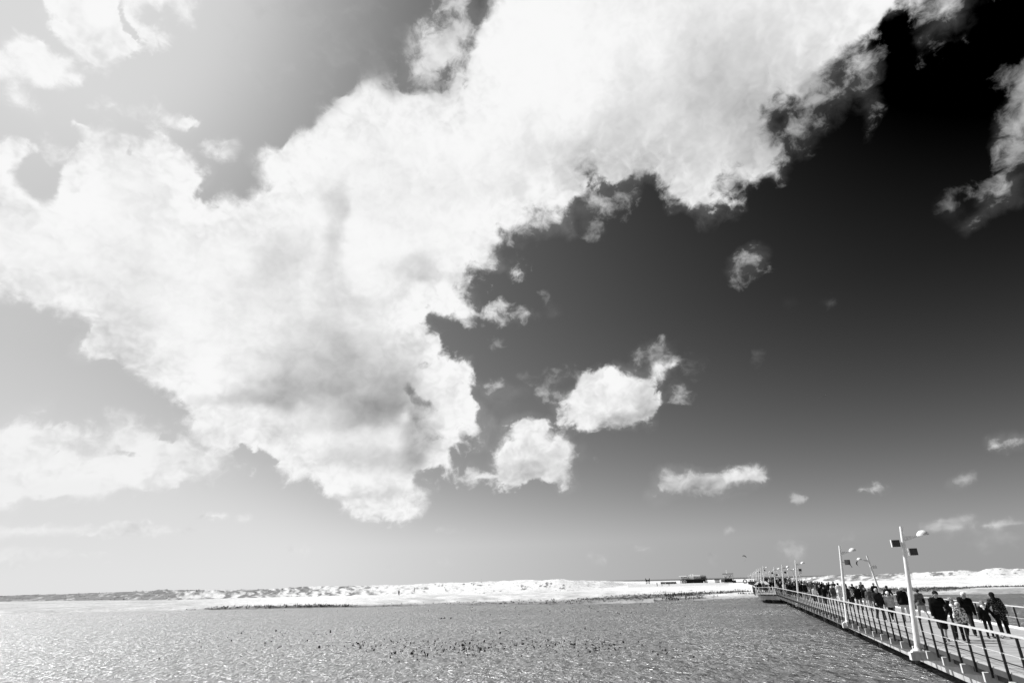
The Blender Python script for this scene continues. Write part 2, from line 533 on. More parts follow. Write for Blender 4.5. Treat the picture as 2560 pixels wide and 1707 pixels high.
SHADES = [  # (cx, cy, rx, ry, rot, change of tone) grey bellies and bright crowns
    (1640, 240, 330, 150, -38, -0.13), (1760, 330, 130, 90, -40, -0.06), (1350, 370, 220, 70, -10, -0.05), (1900, 120, 130, 60, -40, -0.03),
    (1230, 330, 90, 60, 0, -0.03), (800, 870, 190, 90, 0, -0.13), (900, 850, 90, 90, 0, -0.06), (640, 900, 130, 34, 0, -0.10),
    (560, 905, 110, 20, 0, -0.04), (880, 960, 140, 40, 0, -0.12), (760, 730, 110, 80, 0, -0.05), (330, 700, 110, 160, -10, -0.06),
    (300, 780, 70, 60, 0, -0.03), (640, 580, 60, 60, 0, -0.06), (560, 680, 140, 60, 0, -0.05), (760, 560, 30, 110, 5, -0.08),
    (950, 620, 60, 30, 0, -0.06), (1060, 640, 120, 22, -8, -0.07), (770, 480, 40, 60, -30, -0.05), (870, 700, 90, 24, 0, -0.05), (960, 1020, 34, 60, 0, -0.14), (880, 1050, 120, 26, 0, -0.09),
    (870, 1130, 90, 14, 0, -0.08), (700, 985, 130, 26, 0, -0.06), (1240, 760, 60, 20, 0, -0.05), (1060, 940, 30, 90, 0, -0.05),
    (470, 872, 80, 20, -5, 0.04), (450, 800, 60, 60, 0, 0.02), (800, 520, 60, 40, 0, 0.03), (870, 580, 80, 50, 0, 0.03), (1020, 850, 50, 40, 0, 0.05), (930, 970, 20, 18, 0, 0.12), (600, 380, 60, 40, 0, 0.03),
    (1250, 130, 180, 130, -20, 0.03), (1080, 350, 100, 60, 0, 0.02), (1470, 930, 40, 40, 0, -0.05), (1420, 960, 90, 16, 0, -0.05), (1250, 1070, 90, 16, -5, -0.05),
    (1240, 1035, 60, 18, 0, -0.06), (1440, 965, 90, 24, 0, -0.09), (1230, 1095, 90, 12, 0, -0.06), (1500, 900, 24, 60, 0, -0.08), (1620, 1130, 120, 9, 0, -0.08), (1620, 1118, 90, 12, 0, -0.06), (120, 1000, 100, 16, 0, -0.02), (90, 1115, 90, 14, 10, -0.03),
]


def make_sky():
    az = np.unique(np.concatenate([np.arange(-180, -54, 6.0), np.arange(-54, 54.01, 0.22), np.arange(54, 181, 6.0)]))
    el = np.unique(np.concatenate([[-1.2], np.arange(-0.4, 68, 0.22), np.arange(68, 89, 3.0), [89.9]]))
    A, E_ = np.meshgrid(np.radians(az), np.radians(el), indexing='ij')
    D = np.stack([np.sin(A) * np.cos(E_), np.cos(A) * np.cos(E_), np.sin(E_)], -1).reshape(-1, 3)
    zc = D @ fw
    ok = zc > 0.05
    zz = np.where(ok, zc, 1.0)
    px = (1280 + F_PX * (D @ rt) / zz) / K
    py = (853.5 - F_PX * (D @ up) / zz) / K
    px[~ok] = 1e6
    cover = np.full(len(D), -3.0)
    acc_w = np.full(len(D), 1e-9)
    depth = np.full(len(D), -3.0)
    wx = (fbm(px / 60, py / 60, 4, 15) - 0.5) * 2
    wy = (fbm(px / 60 + 31, py / 60, 4, 16) - 0.5) * 2
    px0, py0 = px + wx * 9, py + wy * 9
    wis, bri, opa = np.zeros(len(D)), np.zeros(len(D)), np.zeros(len(D))
    for poly, soft, wisp, b, op in CLOUDS:
        P = np.array(poly, float)
        m = 3.2 * soft
        sel = np.where((px > P[:, 0].min() - m) & (px < P[:, 0].max() + m) & (py > P[:, 1].min() - m) & (py < P[:, 1].max() + m))[0]
        if not len(sel):
            continue
        X, Y = px0[sel], py0[sel]
        dmin = np.full(len(sel), 1e18)
        ins = np.zeros(len(sel), bool)
        for i in range(len(P)):
            a, c = P[i], P[(i + 1) % len(P)]
            e = c - a
            t = np.clip(((X - a[0]) * e[0] + (Y - a[1]) * e[1]) / (e @ e), 0, 1)
            dmin = np.minimum(dmin, (X - a[0] - t * e[0]) ** 2 + (Y - a[1] - t * e[1]) ** 2)
            cr = ((a[1] > Y) != (c[1] > Y)) & (X < (c[0] - a[0]) * (Y - a[1]) / ((c[1] - a[1]) or 1e-9) + a[0])
            ins ^= cr
        s = np.sqrt(dmin) * np.where(ins, 1, -1) / soft
        raw = np.clip(s, -3, 5.0)
        depth[sel] = np.maximum(depth[sel], raw)
        s = np.clip(s, -3, 1.7) + 0.7 * np.clip(s - 2.2, 0, 2.5)
        cover[sel] = np.maximum(cover[sel], s)
        wt = np.exp(2.5 * s)
        acc_w[sel] += wt
        wis[sel] += wt * wisp
        bri[sel] += wt * b
        opa[sel] += wt * op
    wis, bri, opa = [np.where(acc_w > 1e-8, q / acc_w, d) for q, d in ((wis, 1.5), (bri, 0.9), (opa, 0.0))]
    px1, py1 = px + wx * 34, py + wy * 34
    for cx, cy, rx, ry, rot, dep in HOLES:
        c, s = math.cos(math.radians(rot)), math.sin(math.radians(rot))
        a, b = ((px1 - cx) * c + (py1 - cy) * s) / rx, (-(px1 - cx) * s + (py1 - cy) * c) / ry
        g = np.exp(-(a * a + b * b))
        cover = cover * (1 - g) + np.minimum(cover, 0.9 - dep * 0.85) * g
        wis = wis + 0.8 * g
    for cx, cy, rx, ry, rot, dw in WISPS:
        c, s = math.cos(math.radians(rot)), math.sin(math.radians(rot))
        a, b = ((px1 - cx) * c + (py1 - cy) * s) / rx, (-(px1 - cx) * s + (py1 - cy) * c) / ry
        wis = wis + dw * np.exp(-(a * a + b * b))
    shade = np.zeros(len(D))
    for cx, cy, rx, ry, rot, dv in SHADES:
        c, s = math.cos(math.radians(rot)), math.sin(math.radians(rot))
        a, b = ((px1 - cx) * c + (py1 - cy) * s) / rx, (-(px1 - cx) * s + (py1 - cy) * c) / ry
        shade += dv * np.exp(-(a * a + b * b) ** 1.3)
    # some scattered clouds in the rest of the sky, behind the viewer
    far = (A.ravel() > 0.98) | (A.ravel() < -2.0)
    nz = fbm(A.ravel() * 3 + 20, E_.ravel() * 5 + 9, 4, 5)
    cover = np.where(far & (cover < -2.9), (nz - 0.6) * 12, cover)
    opa = np.where(far & (opa == 0), 0.9, opa)
    bri = np.where(far & (acc_w < 1e-8), 0.85, bri)
    na, ne = len(az), len(el)
    idx = np.arange(na * ne).reshape(na, ne)
    F = np.stack([idx[:-1, :-1], idx[:-1, 1:], idx[1:, 1:], idx[1:, :-1]], -1).reshape(-1, 4)

    mt = bpy.data.materials.new('cloudy_sky')
    mt.use_nodes = True
    nt = mt.node_tree
    nt.nodes.clear()
    t = NT(nt)
    co = t.vm('NORMALIZE', t.n('ShaderNodeTexCoord').outputs['Object'])
    p = t.mapping(co, scale=(1, 1, 1.15), rot=(0.3, 0.2, 0.5))
    wn = t.n('ShaderNodeTexNoise')
    t.put(wn.inputs['Vector'], p)
    wn.inputs['Scale'].default_value = 30
    wn.inputs['Detail'].default_value = 3
    warp = t.vm('SCALE', t.vm('SUBTRACT', wn.outputs['Color'], (0.5, 0.5, 0.5)), 0.028)
    q = t.vm('ADD', p, warp)
    sd = Vector(SUN_DIR)
    qs = t.vm('ADD', q, (sd[0] * 0.006, sd[1] * 0.006, sd[2] * 0.007))
    n_a = t.m('SUBTRACT', t.noise(q, 20, 9, 0.60), 0.5)
    n_l = t.m('SUBTRACT', t.noise(q, 13, 3, 0.5), 0.5)

    def lobes(v):
        vo = t.n('ShaderNodeTexVoronoi', feature='F1')
        t.put(vo.inputs['Vector'], v)
        vo.inputs['Scale'].default_value = 17
        vo.inputs['Detail'].default_value = 3.0
        vo.inputs['Roughness'].default_value = 0.55
        vo.inputs['Lacunarity'].default_value = 2.15
        vo.normalize = True
        return t.m('SUBTRACT', 0.30, vo.outputs['Distance'])
    b_a, b_b = lobes(q), lobes(qs)
    l_a = t.noise(q, 15, 3.5, 0.5)
    l_b = t.noise(qs, 15, 3.5, 0.5)
    big = t.m('SUBTRACT', t.noise(p, 8, 2, 0.5), 0.5)
    wsp = t.attr('wisp')
    cov = t.attr('cover')
    dep = t.attr('depth')
    amp = t.mr(wsp, 0.8, 2.4, 3.3, 11.0)
    puffw = t.mr(wsp, 1.0, 1.9, 2.4, 0.0)
    dens = t.m('ADD', t.m('ADD', cov, t.m('MULTIPLY', n_a, amp)), t.m('MULTIPLY', b_a, puffw))
    dens = t.m('ADD', dens, t.m('MULTIPLY', big, 2.0))
    wid = t.mr(t.m('ADD', wsp, t.m('MULTIPLY', n_l, 4.0)), 0.8, 2.5, 0.75, 3.2)
    al = t.m('DIVIDE', t.m('ADD', dens, 0.32), wid)
    al = t.mr(al, 0.0, 1.0, 0.0, 1.0, smooth=True)
    veil = t.m('ADD', t.m('ADD', cov, t.m('MULTIPLY', n_a, 4.0)), t.m('MULTIPLY', big, 5.0))
    veil = t.m('MULTIPLY', t.mr(veil, -0.9, 1.0, 0.0, 1.0, smooth=True), t.mr(wsp, 0.8, 2.2, 0.12, 0.10))
    al = t.m('MAXIMUM', al, veil)
    al = t.m('MULTIPLY', al, t.attr('opacity'), clamp=True)
    # tone: lit side of each billow towards the sun, soft grey in the thick parts
    patchy = t.mr(t.noise(p, 10, 2, 0.5), 0.40, 0.62, 0.15, 1.0, smooth=True)
    lit = t.m('MULTIPLY', t.m('SUBTRACT', l_a, l_b), 1.0)
    lit = t.m('ADD', lit, t.m('MULTIPLY', t.m('MULTIPLY', t.m('SUBTRACT', b_a, b_b), 0.26), patchy))
    lit = t.m('ADD', lit, t.m('MULTIPLY', t.m('MULTIPLY', b_a, 0.08), patchy))
    deep = t.mr(dep, 0.5, 5.0, 1.15, 0.42)
    soft = t.m('SUBTRACT', t.noise(q, 7, 3, 0.5), 0.5)
    tone = t.m('ADD', t.attr('bright'), t.m('MULTIPLY', lit, deep))
    tone = t.m('ADD', tone, t.m('MULTIPLY', soft, 0.17))
    tone = t.m('ADD', tone, t.m('MULTIPLY', t.attr('shade'), t.mr(soft, -0.15, 0.15, 1.7, 1.0)))
    tone = t.m('ADD', t.m('SMOOTH_MIN', tone, 0.975, 0.06), 0.0)
    tone = t.m('MAXIMUM', tone, 0.05)
    em = t.n('ShaderNodeEmission')
    t.put(em.inputs['Color'], to_col(t, t.m('POWER', tone, 2.2)))
    em.inputs['Strength'].default_value = 0.812
    tr = t.n('ShaderNodeBsdfTransparent')
    mx = t.n('ShaderNodeMixShader')
    t.put(mx.inputs[0], al)
    nt.links.new(tr.outputs[0], mx.inputs[1])
    nt.links.new(em.outputs[0], mx.inputs[2])
    out = t.n('ShaderNodeOutputMaterial')
    nt.links.new(mx.outputs[0], out.inputs['Surface'])
    mt.cycles.emission_sampling = 'NONE'
    R = 14000.0
    o = mesh_obj('sky', D * R, F, mt, smooth=True)
    for nm, arr in (('cover', cover), ('wisp', wis), ('bright', bri), ('opacity', opa), ('shade', shade), ('depth', depth)):
        at_ = o.data.attributes.new(nm, 'FLOAT', 'POINT')
        at_.data.foreach_set('value', arr.astype(np.float32))
    tag(o, kind='structure')
    return o


make_sky()

# ------------------------------------------------------------------ water, beach, dunes
HOR = lambda x: 1488.0 - 0.02445 * x          # photograph row of the horizon at column x
FH = math.hypot(F_PX, 604.0)


WBUMP, WROUGH, WIOR, WBASE = 1.0, 0.32, 2.5, 0.135


def make_water():
    mt, t, b = new_mat('tidal_water')
    co = t.n('ShaderNodeTexCoord').outputs['Object']
    # wind ripples, longer across the view than along it
    # wind ripples about 0.3 m wide, in patches
    r1 = t.noise(t.mapping(co, scale=(1.0, 0.50, 1), rot=(0, 0, 0.25)), 3.3, 3, 0.55, 0.9)
    r2 = t.noise(t.mapping(co, scale=(1.0, 0.55, 1), rot=(0, 0, 0.1)), 8.0, 2, 0.5, 0.4)
    r3 = t.noise(t.mapping(co, scale=(1.0, 0.6, 1), rot=(0, 0, 0.4)), 0.8, 3, 0.55)
    wide = t.noise(t.mapping(co, scale=(0.8, 0.5, 1)), 0.12, 4, 0.6)
    calm = t.mr(wide, 0.38, 0.60, 0.65, 1.15)
    h = t.m('ADD', t.m('MULTIPLY', r1, 0.30), t.m('MULTIPLY', r2, 0.05))
    h = t.m('ADD', t.m('MULTIPLY', h, calm), t.m('MULTIPLY', r3, 0.30))
    bp = t.n('ShaderNodeBump')
    bp.inputs['Strength'].default_value = 1.0
    bp.inputs['Distance'].default_value = WBUMP
    t.put(bp.inputs['Height'], h)
    t.put(b.inputs['Normal'], bp.outputs[0])
    # ripple light in the colour: foamy flecks as glints, silty base darkened as troughs
    st = t.noise(t.mapping(co, scale=(1.0, 0.45, 1), rot=(0, 0, 0.2)), 2.0, 4, 0.7, 0.5)
    foam_glints = t.mr(t.m('ADD', st, t.m('MULTIPLY', t.m('SUBTRACT', wide, 0.5), 0.6)), 0.58, 0.78, 0.0, 0.17, smooth=True)
    silt_trough_shade = t.mr(st, 0.38, 0.54, 0.0, WBASE, smooth=True)
    t.put(b.inputs['Base Color'], to_col(t, t.m('ADD', foam_glints, silt_trough_shade)))
    b.inputs['Roughness'].default_value = WROUGH
    b.inputs['IOR'].default_value = WIOR
    b.inputs['Specular IOR Level'].default_value = 0.5
    R = 22000.0
    rs = np.concatenate([[2.0], np.geomspace(6, R, 30)])
    n = 64
    V, F = [], []
    for r in rs:
        for i in range(n):
            a = 2 * PI * i / n
            V.append((r * math.sin(a), r * math.cos(a), 0))
    for k in range(len(rs) - 1):
        for i in range(n):
            j = (i + 1) % n
            F.append((k * n + i, k * n + j, (k + 1) * n + j, (k + 1) * n + i))
    F.append(tuple(range(n)))
    o = mesh_obj('water', V, F, mt)
    # faces upward
    me = o.data
    me.update()
    if me.polygons[0].normal.z < 0:
        me.flip_normals()
    tag(o, kind='structure')


make_water()

# shore, foot of the dunes and crest, read off per column: (x, rows below horizon of shore, of dune foot, rows of crest above horizon)
SHORE = [(-900, 40, 15, -2), (-300, 42, 15, -1), (0, 41, 15, -1.5), (200, 41, 17, 0), (400, 42.5, 21, 1), (560, 44, 20, -1), (727, 44.5, 20, -0.5), (900, 46, 21, 1.5),
         (1000, 46, 22, 1.5), (1100, 47, 22, 4), (1200, 48, 23, 3), (1280, 49, 24, 6), (1330, 50, 24, 4), (1368, 51, 24, 5.5), (1400, 51, 24, 2), (1470, 51, 20, -1), (1540, 51, 12, -7),
         (1600, 50, 9, -9), (1700, 48.5, 9, -9), (1850, 45, 9, -9), (1900, 44, 9, -9), (1960, 44, 12, -7), (2000, 45, 14, -3), (2060, 46, 15, -1.5),
         (2120, 47, 16, -1), (2200, 48, 17, 0), (2300, 49, 18, 0.5), (2350, 50, 18, 1.5), (2385, 50, 18, 2.4), (2415, 51, 18, -0.5), (2440, 51, 18, 6), (2475, 51, 18, 7),
         (2495, 51, 18, 2.5), (2515, 51, 18, 4), (2540, 51, 18, 1.5), (2570, 51, 18, 1), (2700, 50, 18, 1), (3000, 48, 18, 2), (3500, 46, 18, 0)]
SH = np.array(SHORE, float)


def col_of_az(az):
    """photograph column on the horizon for an azimuth"""
    return 1265.0 + math.cos(0.024) * FH * np.tan(az)


def shore_vals(az):
    x = col_of_az(az)
    u2 = np.sqrt(FH ** 2 + (x - 1265.0) ** 2)
    vs, vb, vt = (np.interp(x, SH[:, 0], SH[:, i]) for i in (1, 2, 3))
    return x, u2, vs, vb, vt


def band(v, a, b, s):
    return 1 / (1 + np.exp(-(v - a) / s)) * (1 / (1 + np.exp((v - b) / s)))


def ground_height(x, y):
    """height and plant cover of the land at world x, y (arrays)"""
    az = np.arctan2(x, y)
    d = np.hypot(x, y)
    px, u2, vs, vb, vt = shore_vals(az)
    ds = 3.7 * u2 / vs * (1 + 0.035 * (fbm(az * 60 + 7, az * 0 + 3, 4, 3) - 0.5))
    db = 3.2 * u2 / vb
    crest = db + 26 + 90 * fbm(az * 9, az * 0 + 1, 3, 9)
    ztop = CAM_H + vt * crest / u2
    ztop = np.maximum(ztop, 0.9)
    flat = 0.32 + 0.35 * np.clip((d - ds) / 60.0, 0, 1) + 0.12 * (fbm(x / 22, y / 22, 4, 21) - 0.5)
    ramp = np.clip((d - ds) / 9.0, -1.5, 1)
    z = np.where(ramp < 1, ramp * flat * np.where(ramp < 0, 1.2, 1.0), flat)
    rise = np.clip((d - db) / (crest - db), 0, 1)
    rise = rise * rise * (3 - 2 * rise)
    lump = fbm(x / 34, y / 34, 5, 31)
    ridge = 0.62 + 0.75 * lump
    fade = np.clip((d - crest) / 220.0, 0, 1)
    dune = (ztop - flat) * rise * np.where(rise < 0.999, ridge, 1.0 - 0.35 * fade * (lump + 0.4))
    z = z + np.where(d > db, dune, 0)
    z = z + np.where(d > db, (ztop > 2) * rise * (fbm(x / 7, y / 7, 3, 41) - 0.5) * 1.5, 0)
    z = np.where(d > 1500, z - (d - 1500) / 500.0, z)
    return z, az, d, px, ds, db, u2


def plant_cover(az, d, px, u2, x, y, z):
    """0..1 how dark with marram, heather and sea purslane the ground is"""
    v = (CAM_H - 0.5) / d * u2           # approximate rows below the horizon for flat ground
    n = fbm(x / 9, y / 16, 4, 51)
    n2 = fbm(az * 210 + 2.5 * fbm(x / 9, y / 9, 2, 63), d / 11, 5, 61)
    c = np.zeros_like(d)
    left = 1 / (1 + np.exp((px - 1000) / 80.0))
    far = (v < np.interp(px, SH[:, 0], SH[:, 2]) * 1.02)
    c = np.maximum(c, far * left * np.clip(np.interp(px, [0, 380, 480, 700, 900, 1000], [0.92, 0.85, 0.62, 0.52, 0.36, 0.2]) + (n2 - 0.5) * np.interp(px, [300, 600], [1.7, 2.6]), 0, 1))
    c = np.maximum(c, far * (px > 1000) * (px < 1560) * np.clip((n2 - 0.62) * 6, 0, 1))
    c = np.maximum(c, far * (px > 1860) * (px < 2250) * np.clip(0.75 + (n2 - 0.5) * 3.0, 0, 1) * band(v, 0, 16.5, 1.0))
    c = np.maximum(c, (v < 22) * (px >= 2250) * np.clip((n2 - 0.52) * 6, 0, 0.9) * (z > 2.2))
    # dark belts of salt marsh near the shore
    ctr = np.interp(px, [430, 520, 727, 900, 1000, 1150, 1280, 1400, 1500, 1600, 1700, 1800], [38.5, 38.5, 39.5, 41, 41, 42, 43, 43, 40, 38, 36, 33])
    wd = np.interp(px, [430, 520, 727, 900, 1000, 1150, 1280, 1400, 1500, 1600, 1700, 1800, 1850], [0, 2.0, 3.0, 2.0, 2.6, 3.4, 4.2, 4.6, 5.5, 5, 4, 2, 0])
    k = np.clip(1.25 - np.abs(v - ctr) / np.maximum(wd, 0.01), 0, 1) * (wd > 0.2)
    c = np.maximum(c, np.clip(k * (0.55 + 1.5 * (n - 0.25)), 0, 1))
    c = np.maximum(c, band(v, 30, 47, 0.8) * (px > 1600) * (px < 1860) * np.clip((n - 0.55) * 5, 0, 0.8))
    ctr = np.interp(px, [1990, 2050, 2200, 2350, 2400, 2560], [32, 34.5, 37, 37.5, 36, 37])
    wd = np.interp(px, [1960, 2050, 2200, 2330, 2400, 2560], [0, 3.0, 4.2, 3.4, 1.6, 1.8])
    k = np.clip(1.3 - np.abs(v - ctr) / np.maximum(wd, 0.01), 0, 1) * (px > 1960)
    c = np.maximum(c, np.clip(k * (0.7 + 1.6 * (n - 0.3)) - (px > 2350) * 0.35, 0, 1))
    return c, v


def vdb(px):
    return np.interp(px, SH[:, 0], SH[:, 2])


def make_beach():
    azs = np.radians(np.concatenate([np.arange(-62, -42, 1.0), np.arange(-42, 42.01, 0.09), np.arange(43, 63, 1.0)]))
    dd = np.concatenate([np.geomspace(100, 190, 90), np.geomspace(192, 620, 110), np.geomspace(640, 3200, 22)])
    A, Dm = np.meshgrid(azs, dd, indexing='ij')
    X, Y = Dm * np.sin(A), Dm * np.cos(A)
    z, az, d, px, ds, db, u2 = ground_height(X, Y)
    cov, v = plant_cover(az, d, px, u2, X, Y, z)
    wet = 1 - np.clip((d - ds - 3) / 10.0, 0, 1)
    n = fbm(az * 50, d / 22.0, 4, 71)
    greyer = band(v, 24, 40, 2.0) / (1 + np.exp((900 - px) / 40.0)) / (1 + np.exp((px - 1540) / 30.0)) * np.clip(0.55 + (n - 0.5) * 1.6, 0, 1)
    greyer = np.maximum(greyer, band(v, 10.5, 18, 1.2) * (px > 1540) * (px < 1790) * 0.55)
    greyer = np.maximum(greyer, band(v, 38.5, 58, 0.8) * (px > 1980) * np.clip(0.95 + (n - 0.5) * 2.0, 0.3, 1))
    greyer = np.maximum(greyer, wet * 0.8)
    lf = 1 / (1 + np.exp((px - 560) / 60.0))
    streak = fbm(az * 40, d / 6.0, 4, 81)
    greyer = greyer * (1 - lf) + lf * np.clip(0.62 * (v > vdb(px)) * (0.3 + 1.4 * streak), 0, 1)
    greyer = np.maximum(greyer, 0.28 * np.clip((fbm(az * 70, d / 14.0, 4, 83) - 0.5) * 5, 0, 1))
    na, ne = len(azs), len(dd)
    idx = np.arange(na * ne).reshape(na, ne)
    F = np.stack([idx[:-1, :-1], idx[1:, :-1], idx[1:, 1:], idx[:-1, 1:]], -1).reshape(-1, 4)
    mt, t, b = new_mat('dune_sand')
    co = t.n('ShaderNodeTexCoord').outputs['Object']
    n1 = t.noise(co, 0.25, 8, 0.7)
    n2 = t.noise(t.mapping(co, scale=(1, 1, 4)), 0.9, 6, 0.7)
    pc = t.m('ADD', t.attr('plants'), t.m('MULTIPLY', t.m('SUBTRACT', n2, 0.5), 1.6))
    pc = t.mr(pc, 0.18, 0.78, 0.0, 1.0)
    sand = t.mr(n2, 0.30, 0.58, 0.30, 0.80)
    wetc = t.mr(n2, 0.3, 0.7, 0.15, 0.42)
    g = t.attr('damp')
    s2 = t.m('ADD', t.m('MULTIPLY', sand, t.m('SUBTRACT', 1.0, g)), t.m('MULTIPLY', wetc, g))
    dark = t.mr(n1, 0.3, 0.7, 0.07, 0.26)
    fin = t.m('ADD', t.m('MULTIPLY', s2, t.m('SUBTRACT', 1.0, pc)), t.m('MULTIPLY', dark, pc))
    t.put(b.inputs['Base Color'], to_col(t, fin))
    b.inputs['Roughness'].default_value = 0.9
    b.inputs['Specular IOR Level'].default_value = 0.1
    bp = t.n('ShaderNodeBump')
    bp.inputs['Strength'].default_value = 0.8
    bp.inputs['Distance'].default_value = 0.35
    t.put(bp.inputs['Height'], n2)
    t.put(b.inputs['Normal'], bp.outputs[0])
    V = np.stack([X, Y, z], -1).reshape(-1, 3)
    o = mesh_obj('beach', V, F, mt, smooth=True)
    o.data.update()
    if o.data.polygons[0].normal.z < 0:
        o.data.flip_normals()
    for nm, arr in (('plants', cov), ('damp', greyer)):
        a_ = o.data.attributes.new(nm, 'FLOAT', 'POINT')
        a_.data.foreach_set('value', arr.ravel().astype(np.float32))
    tag(o, kind='structure')


make_beach()


def blades(pts, hs, ws, name, mat, label, nb=7, seed=3):
    """clumps of upright blades, as one object"""
    rg = np.random.default_rng(seed)
    V, F = [], []
    for (x, y, z), h, wd in zip(pts, hs, ws):
        for _ in range(nb):
            a = rg.uniform(0, 2 * PI)
            r = wd * math.sqrt(rg.uniform())
            bx, by = x + r * math.cos(a), y + r * math.sin(a)
            hh = h * rg.uniform(0.45, 1.1)
            lx, ly = rg.normal(0.12, 0.16) * hh, rg.normal(0, 0.16) * hh
            tw = rg.uniform(0, PI)
            bw = 0.10 * h + 0.012
            cx, cy = math.cos(tw) * bw, math.sin(tw) * bw
            k = len(V)
            V += [(bx - cx, by - cy, z - 0.05), (bx + cx, by + cy, z - 0.05),
                  (bx + cx * 0.8 + lx * 0.4, by + cy * 0.8 + ly * 0.4, z + hh * 0.55),
                  (bx - cx * 0.8 + lx * 0.4, by - cy * 0.8 + ly * 0.4, z + hh * 0.55), (bx + lx, by + ly, z + hh)]
            F += [(k, k + 1, k + 2, k + 3), (k + 3, k + 2, k + 4)]
    o = mesh_obj(name, V, F, mat)
    tag(o, label, 'plants', kind='stuff')
    return o


def make_plants():
    # shrubs and grass on the belts of marsh and on the dunes
    rg = np.random.default_rng(5)
    n = 120000
    az = np.radians(rg.uniform(-40, 40, n))
    d = np.exp(rg.uniform(math.log(108), math.log(520), n))
    x, y = d * np.sin(az), d * np.cos(az)
    z, az, d, px, ds, db, u2 = ground_height(x, y)
    cov, v = plant_cover(az, d, px, u2, x, y, z)
    keep = (z > 0.05) & (rg.uniform(size=n) < np.clip(cov, 0, 1) ** 1.5 * np.where(d < 240, np.where((px > 850) & (px < 1800), 0.4, 0.75), 0.05))
    x, y, z, d, px = x[keep], y[keep], z[keep], d[keep], px[keep]
    h = rg.uniform(0.2, 0.5, len(x)) * np.where(px > 1980, 0.75, 1.0) * np.where((px > 1660) & (px < 1780), 1.15, 1.0)
    h *= np.where(d > 240, 1.3, 1.0) * np.where((px > 850) & (px < 1620), 0.6, 1.0)
    blades(zip(x, y, z), h, h * 1.1, 'marsh_grass', grey(0.09, 0.9, var=0.5, vscale=0.3), 'low dark dune grass and marsh plants along the shore and dunes', nb=5)
    # rushes standing in the shallows
    groups = [(900, 1504, 120, 6, 30), (1150, 1526, 260, 5, 110), (1440, 1530, 180, 6, 80), (1700, 1505, 160, 5, 50), (1050, 1545, 60, 1.5, 16), (1130, 1545, 30, 1, 14),
              (800, 1580, 160, 4, 46), (1000, 1605, 200, 9, 80), (1100, 1620, 140, 14, 90), (1170, 1622, 60, 10, 50), (1270, 1610, 70, 10, 40), (1420, 1610, 110, 9, 70),
              (1520, 1612, 70, 8, 50), (1230, 1578, 180, 8, 40), (870, 1613, 60, 10, 20), (1060, 1640, 100, 10, 30), (1600, 1630, 160, 12, 20), (1720, 1510, 130, 12, 50),
              (600, 1590, 90, 10, 14), (700, 1620, 130, 16, 24), (1560, 1515, 200, 10, 70), (1300, 1522, 250, 8, 80), (1450, 1625, 40, 6, 20), (450, 1600, 200, 40, 14), (1850, 1525, 120, 14, 12)]
    pts, hs = [], []
    for cx, cy, sx, sy, k in groups:
        for _ in range(int(k * 0.8)):
            X, Y = rg.normal(cx, sx * 0.75), rg.normal(cy, sy * 0.8)
            if Y < HOR(X) + 50:
                continue
            q = at(X, Y, 0.0)
            for _ in range(1):
                pts.append((q[0] + rg.normal(0, 0.35), q[1] + rg.normal(0, 0.35), 0.0))
                hs.append(rg.uniform(0.04, 0.11) * (1.9 if rg.uniform() < 0.15 else 1.0))
    hs = np.array(hs)
    blades(pts, hs, hs * 0.45, 'rush_tufts', grey(0.03, 0.9), 'sparse dark rush tufts standing in the shallow water', nb=6, seed=9)


make_plants()

# ------------------------------------------------------------------ the pier
PA = math.radians(18.0)                 # direction of the pier, clockwise from +Y
DECK = 1.35                             # height of the deck over the water
pier = empty('pier', (0, 0, 0), -PA)
tag(pier, 'long pale planked pier with dark railings crossing the water on concrete beams', 'pier')


def dz(s):
    """deck height along the pier"""
    return DECK + float(np.interp(s, [0, 118, 150, 195, 235, 275, 320, 365], [0, 0, 0.62, 0.62, 0.15, 0.0, -0.4, -0.6]))


def off(s):
    return max(0.0, s - 113.0) * 0.0118


def pw(p, s, z=0.0):
    """pier coordinates -> world (z above the deck)"""
    p = p + off(s)
    return Vector((s * math.sin(PA) + p * math.cos(PA), s * math.cos(PA) - p * math.sin(PA), dz(s) + z))


def sbox(mb, p0, p1, s0, s1, z0, z1, step=12.0, mi=0):
    """box along the pier that follows its line and rise"""
    n = max(1, int(round((s1 - s0) / step)))
    for i in range(n):
        a, b = s0 + (s1 - s0) * i / n, s0 + (s1 - s0) * (i + 1) / n
        vs = []
        for z in (z0, z1):
            for s in (a, b):
                for p in (p0, p1):
                    vs.append((p + off(s), s, dz(s) + z))
        mb.hexa(vs, mi)


def plank_mat():
    mt, t, b = new_mat('weathered_planks')
    co = t.n('ShaderNodeTexCoord').outputs['Object']
    sep = t.n('ShaderNodeSeparateXYZ')
    t.put(sep.inputs[0], co)
    y = t.m('MULTIPLY', sep.outputs[1], 1 / 0.145)
    fr = t.m('FRACT', y)
    gap = t.m('LESS_THAN', fr, 0.09)
    cell = t.m('FLOOR', y)
    wn = t.n('ShaderNodeTexWhiteNoise', noise_dimensions='1D')
    t.put(wn.inputs['W'], cell)
    grain = t.noise(t.mapping(co, scale=(1.2, 14, 1)), 3.0, 5, 0.6)
    blot = t.noise(co, 0.5, 4, 0.6)
    v = t.m('ADD', 0.31, t.m('MULTIPLY', wn.outputs[0], 0.09))
    v = t.m('ADD', v, t.m('MULTIPLY', t.m('SUBTRACT', grain, 0.5), 0.26))
    v = t.m('ADD', v, t.m('MULTIPLY', t.m('SUBTRACT', blot, 0.5), 0.16))
    v = t.m('MULTIPLY', v, t.m('SUBTRACT', 1.0, t.m('MULTIPLY', gap, 0.55)))
    t.put(b.inputs['Base Color'], to_col(t, v))
    b.inputs['Roughness'].default_value = 0.75
    b.inputs['Specular IOR Level'].default_value = 0.2
    return mt


